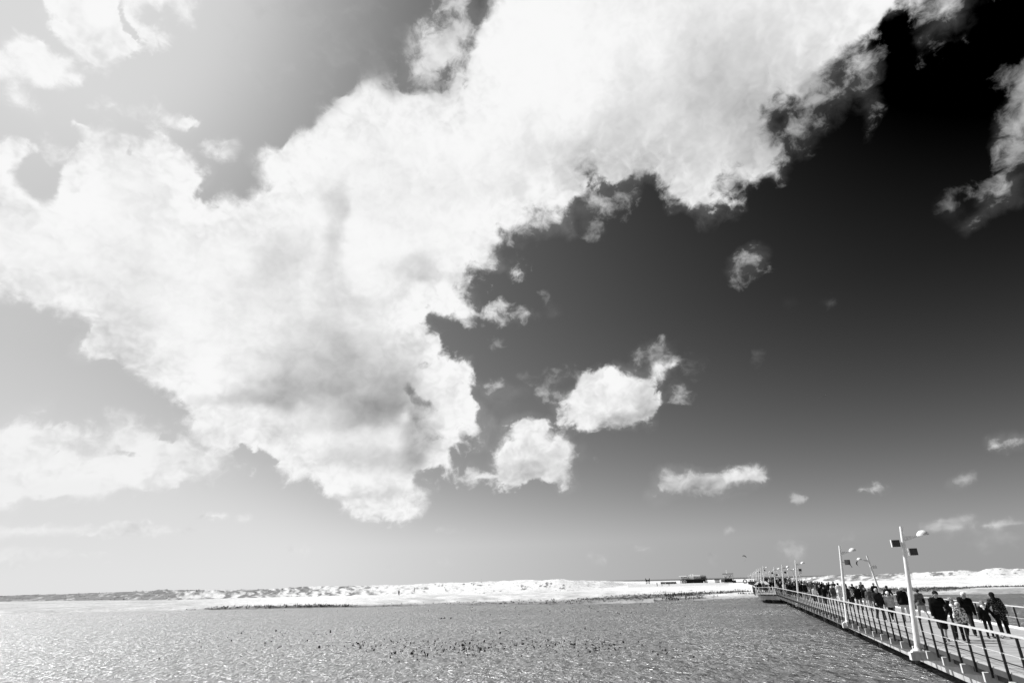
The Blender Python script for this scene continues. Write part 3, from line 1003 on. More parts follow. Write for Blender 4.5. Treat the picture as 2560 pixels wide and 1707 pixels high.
def concrete(v, name):
    mt, t, b = new_mat(name)
    co = t.n('ShaderNodeTexCoord').outputs['Object']
    a = t.noise(t.mapping(co, scale=(1, 1, 0.25)), 2.2, 6, 0.65)
    c = t.noise(co, 14.0, 4, 0.6)
    st = t.noise(t.mapping(co, scale=(5, 5, 0.3)), 1.2, 3, 0.7)
    f = t.m('ADD', t.mr(a, 0.3, 0.7, v * 0.80, v * 1.12), t.m('MULTIPLY', t.m('SUBTRACT', c, 0.5), v * 0.3))
    f = t.m('MULTIPLY', f, t.mr(st, 0.25, 0.45, 0.72, 1.0))
    t.put(b.inputs['Base Color'], to_col(t, f))
    b.inputs['Roughness'].default_value = 0.85
    bp = t.n('ShaderNodeBump')
    bp.inputs['Strength'].default_value = 0.3
    bp.inputs['Distance'].default_value = 0.01
    t.put(bp.inputs['Height'], c)
    t.put(b.inputs['Normal'], bp.outputs[0])
    return mt


M_PLANK = plank_mat()
M_BEAM = concrete(0.46, 'concrete_beam')
M_BRK = concrete(0.60, 'concrete_bracket')
M_DARKW = concrete(0.05, 'dark_timber_and_shade')
M_PILE = concrete(0.12, 'weathered_pile')
M_WHITE = grey(0.93, 0.35, var=0.02, vscale=2.0)
M_RAIL = grey(0.58, 0.45, var=0.12, vscale=1.5)
M_POST = grey(0.022, 0.6, var=0.3, vscale=4)
M_SHADE = grey(0.88, 0.25)
S0, S1 = 6.0, 362.0
PL, PR = 6.56, 12.3
JOINT = 14.64

mb = MB()
sbox(mb, PL, PR, S0, S1, -0.055, 0.0)
PLAT = [(6.56, 105.2), (3.75, 109.5), (3.75, 124.0), (6.56, 127.6)]
mb.prism([(p + off(s), s) for p, s in PLAT], DECK - 0.064, DECK - 0.004)
mb.build('deck', M_PLANK, pier)
# longitudinal beams, with joints
s = 4.0
while s < 348:
    for p0, p1 in ((7.05, 7.40), (11.75, 12.10)):
        mb = MB()
        e = s + JOINT - 0.05
        if s < 110 < e or not (100 < s < 130) or p0 > 8:
            pass
        zb = [-float(np.interp(q_, [20, 30, 45, 70, 100], [0.98, 0.93, 0.80, 0.70, 0.68])) for q_ in (s, e)]
        mb.hexa([(p_ + off(s_), s_, dz(s_) + z_) for z_s in ((zb[0], zb[1]), (-0.17, -0.17)) for s_, z_ in ((s, z_s[0]), (e, z_s[1])) for p_ in (p0, p1)])
        mb.build('main_beam', M_BEAM, pier)
    s += JOINT
mb = MB()
mb.prism([(7.0, 106.2), (4.6, 111.2), (4.6, 122.0), (7.0, 125.5), (7.0, 125.0), (4.9, 121.8), (4.9, 111.4), (7.0, 107.0)], DECK - 0.85, DECK - 0.26)
mb.build('platform_beam', M_BEAM, pier)
mb = MB()
for p in (7.9, 8.9, 9.9, 10.9):
    sbox(mb, p, p + 0.12, S0, 128.0, -0.26, -0.06)
sbox(mb, 6.62, 6.70, S0, 104.0, -0.16, -0.06)
sbox(mb, 12.14, 12.24, S0, 128.0, -0.27, -0.065)
sbox(mb, 6.535, 6.556, S0, 104.0, -0.15, -0.004)  # dark strip laid over the slab's sunlit side
sbox(mb, 6.72, 6.80, S0, 104.0, -0.36, -0.058)  # dark strip added to stand for the shade under the deck edge
mb.build('joists_and_shade_strips', M_DARKW, pier)
# cantilever brackets along both edges
k, s = 0, 9.5
while s < 104:
    mb = MB()
    mb.hexa([(6.42, s - 0.07, DECK - 0.42), (7.049, s - 0.07, DECK - 0.48), (6.42, s + 0.07, DECK - 0.42), (7.049, s + 0.07, DECK - 0.48),
             (6.42, s - 0.07, DECK - 0.17), (7.049, s - 0.07, DECK - 0.17), (6.42, s + 0.07, DECK - 0.17), (7.049, s + 0.07, DECK - 0.17)])
    mb.build('bracket', M_BRK, pier)
    s += 1.83
mb = MB()
s = 9.5
while s < 200:
    mb.box(12.1, 12.55, s - 0.07, s + 0.07, dz(s) - 0.5, dz(s) - 0.285)
    s += 1.83
o = mb.build('far_side_brackets', M_BRK, pier)
tag(o, kind='stuff')
# piles with cross heads
for s in np.arange(13.0, 345, JOINT / 2):
    for p in (7.75, 11.4):
        if s > 60 and p > 9:
            continue
        mb = MB()
        q = p + off(s)
        mb.tube((q, s, -1.5), (q, s, dz(s) - 0.5), 0.21, n=14)
        mb.box(q - 0.3, q + 0.3, s - 0.28, s + 0.28, dz(s) - 0.62, dz(s) - 0.27)
        mb.build('pile', M_PILE, pier)
mb = MB()
mb.tube((5.9, 113.0, -1.5), (5.9, 113.0, DECK - 0.6), 0.27, n=14)
mb.build('pile', M_PILE, pier)
mb = MB()
mb.tube((5.9, 121.0, -1.5), (5.9, 121.0, DECK - 0.6), 0.27, n=14)
mb.build('pile', M_PILE, pier)
# white kerb along the right edge and a thin one on the left
mb = MB()
sbox(mb, 12.16, 12.29, S0, S1, 0.003, 0.085)
mb.build('kerb', M_WHITE, pier)
mb = MB()
sbox(mb, PL + 0.01, PL + 0.14, S0, 104.5, 0.003, 0.03)
mb.build('edge_strip', grey(0.45, 0.6, var=0.1), pier)


def railing(name, path, posts, handles, n_single, label=None):
    """path: list of (p, s); posts: list of (p, s); one child per visible post, the rest as stuff"""
    mb = MB()
    zt = 0.93
    for (p0, s0), (p1, s1) in zip(path[:-1], path[1:]):
        n = max(1, int(abs(s1 - s0) / 12))
        for i in range(n):
            a = (p0 + (p1 - p0) * i / n, s0 + (s1 - s0) * i / n)
            b = (p0 + (p1 - p0) * (i + 1) / n, s0 + (s1 - s0) * (i + 1) / n)
            A = Vector((a[0] + off(a[1]), a[1], dz(a[1])))
            B = Vector((b[0] + off(b[1]), b[1], dz(b[1])))
            d = (B - A)
            nn = Vector((d.y, -d.x, 0)).normalized() * 0.038
            vs = []
            for z in (zt, zt + 0.045):
                for c in (A, B):
                    for sg in (-1, 1):
                        vs.append(c + nn * sg + Vector((0, 0, z)))
            mb.hexa(vs)
    root = mb.build(name, M_RAIL, pier)
    if label:
        root['label'] = label
    mb = MB()
    thin = MB()
    for (p0, s0), (p1, s1) in zip(path[:-1], path[1:]):
        n = max(1, int(abs(s1 - s0) / 12))
        for i in range(n):
            a = (p0 + (p1 - p0) * i / n, s0 + (s1 - s0) * i / n)
            b = (p0 + (p1 - p0) * (i + 1) / n, s0 + (s1 - s0) * (i + 1) / n)
            mb.tube((a[0] + off(a[1]), a[1], dz(a[1]) + 0.47), (b[0] + off(b[1]), b[1], dz(b[1]) + 0.47), 0.009, n=6)
            for zz_ in ((0.72, 0.22) if not handles else ()):
                thin.tube((a[0] + off(a[1]), a[1], dz(a[1]) + zz_), (b[0] + off(b[1]), b[1], dz(b[1]) + zz_), 0.0035, n=5)
            if handles:
                mb.tube((a[0] + off(a[1]), a[1], dz(a[1]) + 0.10), (b[0] + off(b[1]), b[1], dz(b[1]) + 0.10), 0.009, n=6)
    for p, s in posts[:60]:
        q = p + off(s)
        mb.box(q - 0.05, q + 0.05, s - 0.04, s + 0.04, dz(s) + 0.455, dz(s) + 0.485)
    mb.build('rail_wire', M_RAIL, root)
    if thin.v:
        thin.build('thin_wires', grey(0.12, 0.4, metal=0.5), root)
    rest = MB()
    for i, (p, s) in enumerate(posts):
        m = MB() if i < n_single else rest
        q = p + off(s)
        z = dz(s)
        m.box(q - 0.030, q + 0.030, s - 0.022, s + 0.022, z - 0.26, z + 0.928)
        if i < n_single:
            m.build('post', M_POST, root)
    if rest.v:
        o = rest.build('posts', M_POST, root)
        tag(o, kind='stuff')
    return root


lp = [(6.5, 19.44 - 1.21 * 3 + 1.21 * i) for i in range(75)]
railing('railing', [(6.5, 8.0), (6.5, 105.5)], [q for q in lp if q[1] < 105.0], False, 60, 'left railing with pale handrail and dark posts')
rp = [(12.2, 20.0 + 1.21 * i) for i in range(120)]
railing('railing', [(12.2, 8.0), (12.2, 345.0)], rp, False, 38, 'right railing with pale handrail and dark posts')
pp = []
corner = [(6.5, 105.5), (3.8, 110.0), (3.8, 124.0), (6.5, 127.6), (6.5, 345.0)]
for (p0, s0), (p1, s1) in zip(corner[:-1], corner[1:]):
    L = math.hypot(p1 - p0, s1 - s0)
    n = int(L / (0.36 if s1 < 128 else 1.6))
    for i in range(n):
        pp.append((p0 + (p1 - p0) * i / n, s0 + (s1 - s0) * i / n))
railing('railing', corner, pp, True, 0, 'closely barred railing round the widened platform')

# ------------------------------------------------------------------ lamps
# bracket slabs for the lamps are parts of the pier
def lamp_bracket(p, s, side):
    mb = MB()
    z = dz(s)
    a, b = (p - 0.30, 7.049) if side < 0 else (12.1, p + 0.3)
    mb.box(a + off(s), b + off(s), s - 0.17, s + 0.17, z - 0.52, z - 0.26)
    mb.build('lamp_bracket', M_BRK, pier)


M_BOX = grey(0.05, 0.6, var=0.15, vscale=6)


def stripe_mat():
    mt, t, b = new_mat('striped_cloth')
    co = t.n('ShaderNodeTexCoord').outputs['Object']
    sep = t.n('ShaderNodeSeparateXYZ')
    t.put(sep.inputs[0], co)
    st = t.m('SINE', t.m('MULTIPLY', sep.outputs[0], 150.0))
    f = t.mr(st, -0.3, 0.3, 0.05, 0.5)
    f = t.m('MULTIPLY', f, t.mr(sep.outputs[0], 0.30, 0.50, 1.0, 0.06))
    t.put(b.inputs['Base Color'], to_col(t, f))
    return mt


M_STRIPE = stripe_mat()


def make_lamp(p, s, side, height, label, boxes=(), striped=False, group='white lamps along the pier', lean=6.0, sides=10):
    """side -1: left edge, leaning right; +1: right edge, leaning left. local x points across the pier, inwards"""
    base = pw(p, s, -0.25)
    root = empty('street_lamp', base, -PA + (0 if side < 0 else PI))
    tag(root, label, 'street lamp', group)
    L = math.radians(lean)
    H = height

    def ax(h, dx=0.0, dy=0.0):        # point on the leaning pole's frame
        return Vector((math.sin(L) * h + math.cos(L) * dx, dy, math.cos(L) * h - math.sin(L) * dx))
    mb = MB()
    mb.tube(ax(0.05), ax(H), 0.105, 0.062, n=sides + 4)
    mb.build('pole', M_WHITE, root, smooth=False)
    mb = MB()
    mb.box(-0.22, 0.34, -0.15, 0.15, 0.0, 0.035)
    mb.tube((0, 0, 0.035), ax(0.14), 0.155, 0.106, n=sides + 4)
    for x_, y_ in ((-0.17, -0.11), (-0.17, 0.11), (0.2, -0.11), (0.2, 0.11)):
        mb.tube((x_, y_, 0.03), (x_, y_, 0.07), 0.018, n=6)
    mb.build('base_plate', M_WHITE, root)
    # gusset arm: thin triangle from the pole to the shade
    mb = MB()
    a0, a1, a2, a3 = ax(H - 0.55, 0.05), ax(H - 0.36, 0.05), ax(H - 0.30, 0.60), ax(H - 0.335, 0.58)
    th = 0.032
    vs = []
    for lo, hi in (((a0, a3), (a1, a2)),):
        for row in (lo, hi):
            for yy in (-th, th):
                for q in row:
                    vs.append((q.x, yy, q.z))
    mb.hexa(vs)
    mb.tube(ax(H - 0.335, 0.58), ax(H - 0.27, 0.66), 0.035, n=8)
    mb.build('arm', M_WHITE, root)
    # domed shade, tipped a little
    M = Matrix.Translation(ax(H - 0.28, 0.70)) @ Matrix.Rotation(math.radians(-12 + lean), 4, 'Y')
    mb = MB()
    prof = [(0.0, 0.185)] + [(0.21 * math.sin(t_), 0.185 * math.cos(t_)) for t_ in np.linspace(0.2, PI / 2, 8)] + [(0.215, -0.02), (0.19, -0.02), (0.17, 0.0), (0.0, 0.01)]
    mb.lathe(prof, 20 if sides > 8 else 10, M=M)
    mb.build('lamp_shade', M_SHADE, root, smooth=True)
    for h, dx in boxes:
        q = ax(H - h)
        sg = 1 if dx > 0 else -1
        mb = MB()
        x0, x1 = q.x + dx - 0.135, q.x + dx + 0.135
        mb.box(x0, x1, -0.05, 0.07, q.z - 0.125, q.z + 0.125)
        bx = mb.build('box', M_BOX, root)
        mb = MB()
        mb.box(x0 - 0.028, x0 - 0.001, -0.055, 0.075, q.z - 0.135, q.z + 0.135)  # white slab standing for the sunlit side of the box
        mb.box(x0, x1, 0.072, 0.082, q.z - 0.13, q.z + 0.13)
        mb.tube((q.x + 0.06 * sg, 0.0, q.z), (q.x + dx - 0.13 * sg, 0.0, q.z), 0.014, n=6)
        mb.build('box_lit_edge_mount', M_WHITE, bx)
    if striped:
        q = ax(H - 1.0)
        mb = MB()
        mb.box(0.18, 0.50, -0.03, 0.03, -0.15, 0.15)
        bn = mb.build('banner', M_STRIPE, root, loc=(q.x, 0, q.z))
        mb = MB()
        mb.tube((0.06, 0, 0), (0.18, 0, 0), 0.014, n=6)
        mb.tube((0.46, 0, -0.15), (0.53, 0, -0.24), 0.02, n=6)
        mb.tube((0.53, 0, -0.24), (0.54, 0, -0.32), 0.016, n=6)
        mb.build('cord', M_BOX, bn)
    return root


def lamp_from_pixels(x, y0, ytop, perp=None, z=-0.25):
    q = at(x, y0, DECK + z)
    s = q[0] * math.sin(PA) + q[1] * math.cos(PA)
    p = q[0] * math.cos(PA) - q[1] * math.sin(PA)
    return p, s, top_height(q, ytop)


LAMPS = [  # pixel of the foot, row of the tip, boxes
    (2296.0, 1628.5, 1317.0, [(0.62, -0.26), (0.95, 0.30)], False, 'nearest white lamp on the left edge, carrying two dark square boxes'),
    (2118.9, 1556.0, 1364.0, [], True, 'second white lamp on the left edge, with a striped banner on its pole'),
    (1996.9, 1508.5, 1400.0, [(1.0, 0.40)], False, 'third white lamp on the left edge, its foot beside the dark backpack'),
    (1961.0, 1494.0, 1411.0, [(1.0, 0.34)], False, 'fourth white lamp on the left edge, beside the widened platform'),
    (1940.0, 1487.0, 1416.5, [(0.9, -0.34), (1.2, 0.30)], False, 'fifth white lamp, standing at the near corner of the platform railing'),
]
for x, y0, yt, bx, st, lab in LAMPS:
    p, s, h = lamp_from_pixels(x, y0, yt)
    make_lamp(p, s, -1, min(max(h, 3.9), 4.6) + 0.02, lab, bx, st)
    lamp_bracket(p, s, -1)

# right-hand row: the feet stand behind the railing, so fix the line across and find the place along it
def right_lamp(xr, yr, ytop, label, boxes=(), lean=6.0):
    best = None
    for s in np.arange(25, 340, 0.25):
        p = 12.75
        q = pw(p, s, -0.25)
        L = math.radians(lean)
        h = (CAM_H - q.z)
        c = np.array([q.x - math.cos(PA) * math.tan(L) * 1.2, q.y + math.sin(PA) * math.tan(L) * 1.2, q.z + 1.2 - CAM_H])
        px = 1280 + F_PX * (c @ rt) / (c @ fw)
        e = abs(px - xr)
        if best is None or e < best[0]:
            best = (e, s)
    s = best[1]
    q = pw(12.75, s, -0.25)
    h = top_height(q, ytop)
    print('right lamp', xr, 's', round(s, 1), 'h', round(h, 2))
    make_lamp(12.75, s, 1, min(max(h, 3.8), 4.6), label, boxes, lean=lean)
    lamp_bracket(12.75, s, 1)


right_lamp(2199.5, 1480, 1386.5, 'nearest white lamp on the far edge, leaning left with one dark box', [(1.0, -0.30)], lean=6.5)
right_lamp(2005.5, 1455, 1417.5, 'second white lamp on the far edge, rising behind the crowd', [(0.9, -0.3)])
right_lamp(1988.0, 1450, 1422.0, 'third white lamp on the far edge, just left of a taller lamp')
right_lamp(1951.0, 1445, 1419.0, 'fourth white lamp on the far edge, above the platform crowd')
# the far rows past the platform
far_lab = 'small distant white lamp past the crowded platform of the pier'
for s_, sd, hh in ((150, -1, 4.3), (166, -1, 4.2), (182, -1, 4.2), (198, -1, 4.2), (215, -1, 4.2), (233, -1, 4.2), (252, -1, 4.2), (276, -1, 4.2), (318, -1, 4.2), (350, -1, 4.2),
                   (158, 1, 4.2), (178, 1, 4.2), (198, 1, 4.2), (222, 1, 4.2), (246, 1, 4.2), (280, 1, 4.2), (330, 1, 4.2)):
    make_lamp(6.7 if sd < 0 else 12.75, s_, sd, hh, far_lab, [(0.9, 0.3)] if s_ in (150, 182, 158, 198) else (), group='distant lamps past the platform', sides=4)

# small canopy on the platform
cn = empty('canopy', pw(5.2, 119.0, 0.0), -PA)
tag(cn, 'small pale hipped canopy standing on the widened platform behind its railing', 'canopy')
mb = MB()
V = [(-1.1, -1.1, 1.25), (1.3, -1.1, 1.25), (1.3, 1.1, 1.25), (-1.1, 1.1, 1.25), (-0.5, -0.3, 1.72), (0.8, -0.3, 1.72), (0.8, 0.3, 1.72), (-0.5, 0.3, 1.72)]
mb.add(V, [(0, 1, 5, 4), (1, 2, 6, 5), (2, 3, 7, 6), (3, 0, 4, 7), (4, 5, 6, 7), (3, 2, 1, 0)])
mb.build('roof', grey(0.5, 0.7), cn)
for x_, y_ in ((-0.9, -0.9), (1.1, -0.9), (1.1, 0.9), (-0.9, 0.9)):
    mb = MB()
    mb.tube((x_, y_, 0), (x_, y_, 1.26), 0.04, n=8)
    mb.build('leg', M_WHITE, cn)
mb = MB()
mb.box(-0.8, 1.0, -0.5, 0.5, 0.42, 0.48)
mb.box(-0.7, -0.6, -0.4, 0.4, 0.0, 0.42)
mb.box(0.8, 0.9, -0.4, 0.4, 0.0, 0.42)
mb.build('bench', M_DARKW, cn)

# ------------------------------------------------------------------ buildings and things on the far beach
def ground_z(x, y):
    return float(ground_height(np.array([x]), np.array([y]))[0][0])


def far_root(name, x, dist, label, cat, group=None, y=None, dzz=0.0):
    q = at_dist(x, HOR(x), dist)
    az = math.atan2(q[0], q[1])
    o = empty(name, (q[0], q[1], max(ground_z(q[0], q[1]), 0.3) + dzz), -az)
    tag(o, label, cat, group)
    return o


def ppx(dist, x):                 # metres per photograph pixel across the view at that distance
    u = math.hypot(FH, x - 1265)
    return dist / u


# stilt house: 1 px = about 0.31 m at this distance
D1 = 500.0
h = far_root('stilt_house', 1727, D1, 'long white roofed house on dark stilts, alone on the far beach', 'house')
m_ = ppx(D1, 1727)
h.rotation_euler.z -= math.radians(28)
h.scale = (1.08, 1, 1)
M_ROOF = grey(0.95, 0.5)
M_WALL = grey(0.72, 0.7, var=0.15, vscale=0.5)
M_WALLD = grey(0.28, 0.7, var=0.3, vscale=0.5)
M_STILT = grey(0.015, 0.9)
X0 = lambda x: (x - 1727) * m_
zf = 9.0 * m_                       # floor over the sand
mb = MB(); mb.box(X0(1700), X0(1720), 0, 7, zf, zf + 6.5 * m_); mb.box(X0(1720), X0(1734), 0.4, 7, zf, zf + 7.0 * m_)
mb.build('wall', M_WALL, h)
mb = MB(); mb.box(X0(1734), X0(1754), 0.2, 7, zf, zf + 6.6 * m_)
mb.build('wall', M_WALLD, h, )
mb = MB(); mb.box(X0(1699), X0(1719.5), -1.2, 7.6, zf + 6.5 * m_, zf + 8.6 * m_)
mb.build('roof', M_ROOF, h)
mb = MB(); mb.box(X0(1733), X0(1753.5), -1.2, 7.6, zf + 6.7 * m_, zf + 9.4 * m_)
mb.build('roof', M_ROOF, h)
for x_ in (1724, 1729.5):
    mb = MB(); mb.box(X0(x_), X0(x_ + 1.8), 1, 2, zf + 7 * m_, zf + 11.5 * m_); mb.build('chimney', M_ROOF, h)
for x_ in (1702, 1706, 1710, 1714):
    mb = MB(); mb.box(X0(x_), X0(x_ + 2.6), -0.06, -0.003, zf + 4.0 * m_, zf + 5.6 * m_); mb.build('window', M_STILT, h)
for x_ in (1737, 1741, 1745, 1749):
    mb = MB(); mb.box(X0(x_), X0(x_ + 2.8), 0.12, 0.195, zf + 2.2 * m_, zf + 4.6 * m_); mb.build('window', M_WALL, h)
mb = MB(); mb.box(X0(1700), X0(1771), -1.5, 8, zf - 1.6 * m_, zf - 0.01); mb.box(X0(1701), X0(1752), 3, 7.5, zf - 5.5 * m_, zf - 1.6 * m_)
mb.build('floor', M_STILT, h)
rg = np.random.default_rng(3)
for i, x_ in enumerate(np.linspace(1701, 1756, 19)):
    for yy in (0.0, 6.5):
        mb = MB(); mb.tube((X0(x_) + rg.uniform(-.3, .3), yy, -1.0), (X0(x_), yy, zf - 1.6 * m_), 0.30, n=6); mb.build('stilt', M_STILT, h)
mb = MB()
for x_ in np.linspace(1703, 1748, 9):
    mb.tube((X0(x_), 0, 0), (X0(x_ + 5), 0, zf - 1.6 * m_), 0.15, n=5)
    mb.tube((X0(x_ + 5), 0.2, 0), (X0(x_), 0.2, zf - 1.6 * m_), 0.15, n=5)
mb.build('bracing', M_STILT, h)
mb = MB()                              # stairs and terrace on the right
for i in range(12):
    mb.box(X0(1756 + i), X0(1757.2 + i), -1.4, 0.6, zf - (0.5 + i * 0.75) * m_, zf - (0.1 + i * 0.75) * m_)
mb.build('stairs', M_STILT, h)
mb = MB()
for x_ in np.linspace(1755, 1770, 8):
    mb.tube((X0(x_), -1.4, zf), (X0(x_), -1.4, zf + 2.6 * m_), 0.09, n=5)
mb.box(X0(1755), X0(1770.5), -1.45, -1.35, zf + 2.4 * m_, zf + 2.9 * m_)
mb.tube((X0(1765.5), 0, zf), (X0(1765.5), 0, zf + 7 * m_), 0.10, n=5)
mb.build('terrace_rail', M_STILT, h)
# big white wheel leaning in front
wq = far_root('wheel', 1711.5, D1 - 14, 'pale round wheel leaning among the stilts of the house', 'wheel')
mb = MB()
n = 22
for i in range(n):
    a, b = 2 * PI * i / n, 2 * PI * (i + 1) / n
    mb.tube((1.0 * math.cos(a), 0, 1.05 + 1.0 * math.sin(a)), (1.0 * math.cos(b), 0, 1.05 + 1.0 * math.sin(b)), 0.16, n=6)
mb.build('rim', grey(0.6, 0.6), wq)
mb = MB()
for i in range(4):
    a = PI * i / 4
    mb.tube((math.cos(a), 0, 1.05 + math.sin(a)), (-math.cos(a), 0, 1.05 - math.sin(a)), 0.07, n=5)
mb.build('spokes', grey(0.5, 0.6), wq)

# look-out tower with crossed braces
D2 = 520.0
tw = far_root('lookout_tower', 1619, D2, 'small dark lookout tower on crossed legs, alone on the flat beach', 'tower')
m_ = ppx(D2, 1619)
for sx in (-1, 1):
    for sy in (-1, 1):
        mb = MB(); mb.tube((sx * 3.9 * m_, 1.4 + sy * 1.4, -0.5), (sx * 4.6 * m_, 1.4 + sy * 1.4, 13.5 * m_), 0.20, n=6); mb.build('leg', M_STILT, tw)
mb = MB()
mb.tube((-4 * m_, 0, 0.3), (4 * m_, 0, 5.6 * m_), 0.14, n=5); mb.tube((4 * m_, 0, 0.3), (-4 * m_, 0, 5.6 * m_), 0.14, n=5)
mb.build('bracing', M_STILT, tw)
mb = MB()
mb.add([(-5 * m_, -0.1, 6 * m_), (5 * m_, -0.1, 6 * m_), (5.6 * m_, -0.1, 13.5 * m_), (2.0 * m_, -0.1, 9.6 * m_), (-2.0 * m_, -0.1, 9.6 * m_), (-5.6 * m_, -0.1, 13.5 * m_),
        (-5 * m_, 2.9, 6 * m_), (5 * m_, 2.9, 6 * m_), (5.6 * m_, 2.9, 13.5 * m_), (2.0 * m_, 2.9, 9.6 * m_), (-2.0 * m_, 2.9, 9.6 * m_), (-5.6 * m_, 2.9, 13.5 * m_)],
       [(5, 4, 3, 2, 1, 0), (6, 7, 8, 9, 10, 11), (0, 1, 7, 6), (1, 2, 8, 7), (2, 3, 9, 8), (3, 4, 10, 9), (4, 5, 11, 10), (5, 0, 6, 11)])
mb.build('cabin', M_STILT, tw)

# second stilt building: tall open frame with a flat roof
D3 = 440.0
h = far_root('beach_bar', 1822, D3, 'dark open framed building with flat roof deck near the pier head', 'building')
m_ = ppx(D3, 1822)
X0 = lambda x: (x - 1822) * m_
mb = MB(); mb.box(X0(1802), X0(1830), 0, 5, 2.0 * m_, 9.5 * m_); mb.build('wall', M_STILT, h)
mb = MB(); mb.box(X0(1830), X0(1838), 1, 5, 0, 6 * m_); mb.build('wall', M_STILT, h)
mb = MB()
for x_ in np.arange(1803, 1812, 1.8):
    mb.tube((X0(x_), -0.1, 3 * m_), (X0(x_), -0.1, 9.4 * m_), 0.08, n=5)
mb.build('balusters', M_WALL, h)
mb = MB(); mb.box(X0(1808), X0(1834), 0, 4, 20.6 * m_, 22.2 * m_); mb.build('roof', grey(0.10, 0.8), h)
for x_ in (1810, 1818, 1826, 1833):
    mb = MB(); mb.tube((X0(x_), 0.5, 0), (X0(x_), 0.5, 20.6 * m_), 0.10, n=5); mb.build('column', M_WALL, h)
mb = MB()
for a, b, c, d_ in ((1812, 9, 1820, 18), (1820, 9, 1812, 16), (1820, 9.5, 1827, 18), (1828, 9, 1821, 19), (1830, 4, 1834, 12), (1806, 9.5, 1814, 13)):
    mb.tube((X0(a), 0.6, b * m_), (X0(c), 0.6, d_ * m_), 0.12, n=5)
mb.build('frame', M_STILT, h)
mb = MB(); mb.lathe([(0.0, 0.5), (0.25, 0.35), (0.35, 0.0), (0.25, -0.35), (0, -0.5)], 10, M=Matrix.Translation((X0(1818.5), 0.2, 24.0 * m_)))
mb.tube((X0(1818.5), 0.2, 22 * m_), (X0(1818.5), 0.2, 28.5 * m_), 0.05, n=5)
mb.lathe([(0.0, 0.3), (0.2, 0.2), (0.26, 0.0), (0.2, -0.2), (0, -0.3)], 10, M=Matrix.Translation((X0(1818.3), 0.2, 28.8 * m_)))
mb.build('lantern', M_ROOF, h)
mb = MB(); mb.box(X0(1825), X0(1833), 1, 2.2, 14 * m_, 19 * m_); mb.build('sign_board', M_WALL, h)
mb = MB(); mb.box(X0(1811), X0(1868), -2.4, -0.6, 0.6 * m_, 1.7 * m_); mb.build('ramp', M_DARKW, h)

# inflatable ring arch beside it
rq = far_root('ring_arch', 1861, D3 - 60, 'dark round ring arch between the beach bar and the pier lamps', 'arch')
mb = MB()
m_ = ppx(D3 - 60, 1861)
n = 20
for i in range(n):
    a, b = 2 * PI * i / n - PI / 2, 2 * PI * (i + 1) / n - PI / 2
    mb.tube((4 * m_ * math.cos(a), 0, 4.6 * m_ + 4.2 * m_ * math.sin(a)), (4 * m_ * math.cos(b), 0, 4.6 * m_ + 4.2 * m_ * math.sin(b)), 0.28, n=6)
mb.build('ring', M_STILT, rq)
mb = MB(); mb.box(-3.2 * m_, -1.5 * m_, -0.3, 0.3, -0.3, 0.9 * m_); mb.box(1.5 * m_, 3.2 * m_, -0.3, 0.3, -0.3, 0.9 * m_); mb.build('foot', M_STILT, rq)

# row of hooded beach chairs far off, and a low hut between the buildings
def beach_chair():
    o = empty('beach_chair')
    mb = MB(); mb.box(-0.75, 0.75, -0.5, 0.4, 0.0, 0.55); mb.build('seat', M_WALLD, o)
    mb = MB(); mb.prism([(-0.5, 0.5), (0.45, 0.5), (0.45, 0.55), (-0.5, 0.55)], 0, 0.1)
    mb = MB()
    mb.add([(-0.8, 0.45, 0.0), (0.8, 0.45, 0.0), (0.8, 0.75, 1.7), (-0.8, 0.75, 1.7), (-0.8, -0.1, 1.9), (0.8, -0.1, 1.9), (-0.8, 0.75, 0), (0.8, 0.75, 0)],
           [(0, 1, 5, 4), (4, 5, 2, 3), (6, 3, 2, 7), (0, 4, 3, 6), (1, 7, 2, 5), (0, 6, 7, 1)])
    mb.build('hood', grey(0.16, 0.8), o)
    mb = MB(); mb.box(-0.8, -0.72, -0.4, 0.45, 0.55, 0.95); mb.box(0.72, 0.8, -0.4, 0.45, 0.55, 0.95); mb.build('armrests', M_WALL, o)
    return o


def copy_tree(o, parent=None):
    c = o.copy()
    COL.objects.link(c)
    if parent:
        c.parent = parent
    for ch in list(o.children):
        copy_tree(ch, c)
    return c


first = beach_chair()
rg = np.random.default_rng(8)
for i in range(13):
    o = first if i == 0 else copy_tree(first)
    x = 1653 + i * 2.9 + rg.uniform(-0.6, 0.6)
    q = at_dist(x, HOR(x), 470 + rg.uniform(-12, 12))
    o.location = (q[0], q[1], ground_z(q[0], q[1]))
    o.rotation_euler = (0, 0, rg.uniform(-0.6, 0.6))
    o.scale = (0.75, 0.75, 0.75)
    tag(o, 'tiny dark hooded beach chair in the row left of the stilt house', 'beach chair', 'beach chairs in a row on the far sand')
ht = far_root('beach_hut', 1792, 480, 'low grey hut between the stilt house and the beach bar', 'hut')
mb = MB(); mb.box(-1.6, 1.6, 0, 3, 0, 1.7); mb.build('wall', M_WALL, ht)
mb = MB(); mb.add([(-1.9, -0.3, 1.7), (1.9, -0.3, 1.7), (1.9, 3.3, 1.7), (-1.9, 3.3, 1.7), (-1.9, 1.5, 2.6), (1.9, 1.5, 2.6)], [(0, 1, 5, 4), (2, 3, 4, 5), (0, 4, 3), (1, 2, 5), (3, 2, 1, 0)])
mb.build('roof', M_STILT, ht)

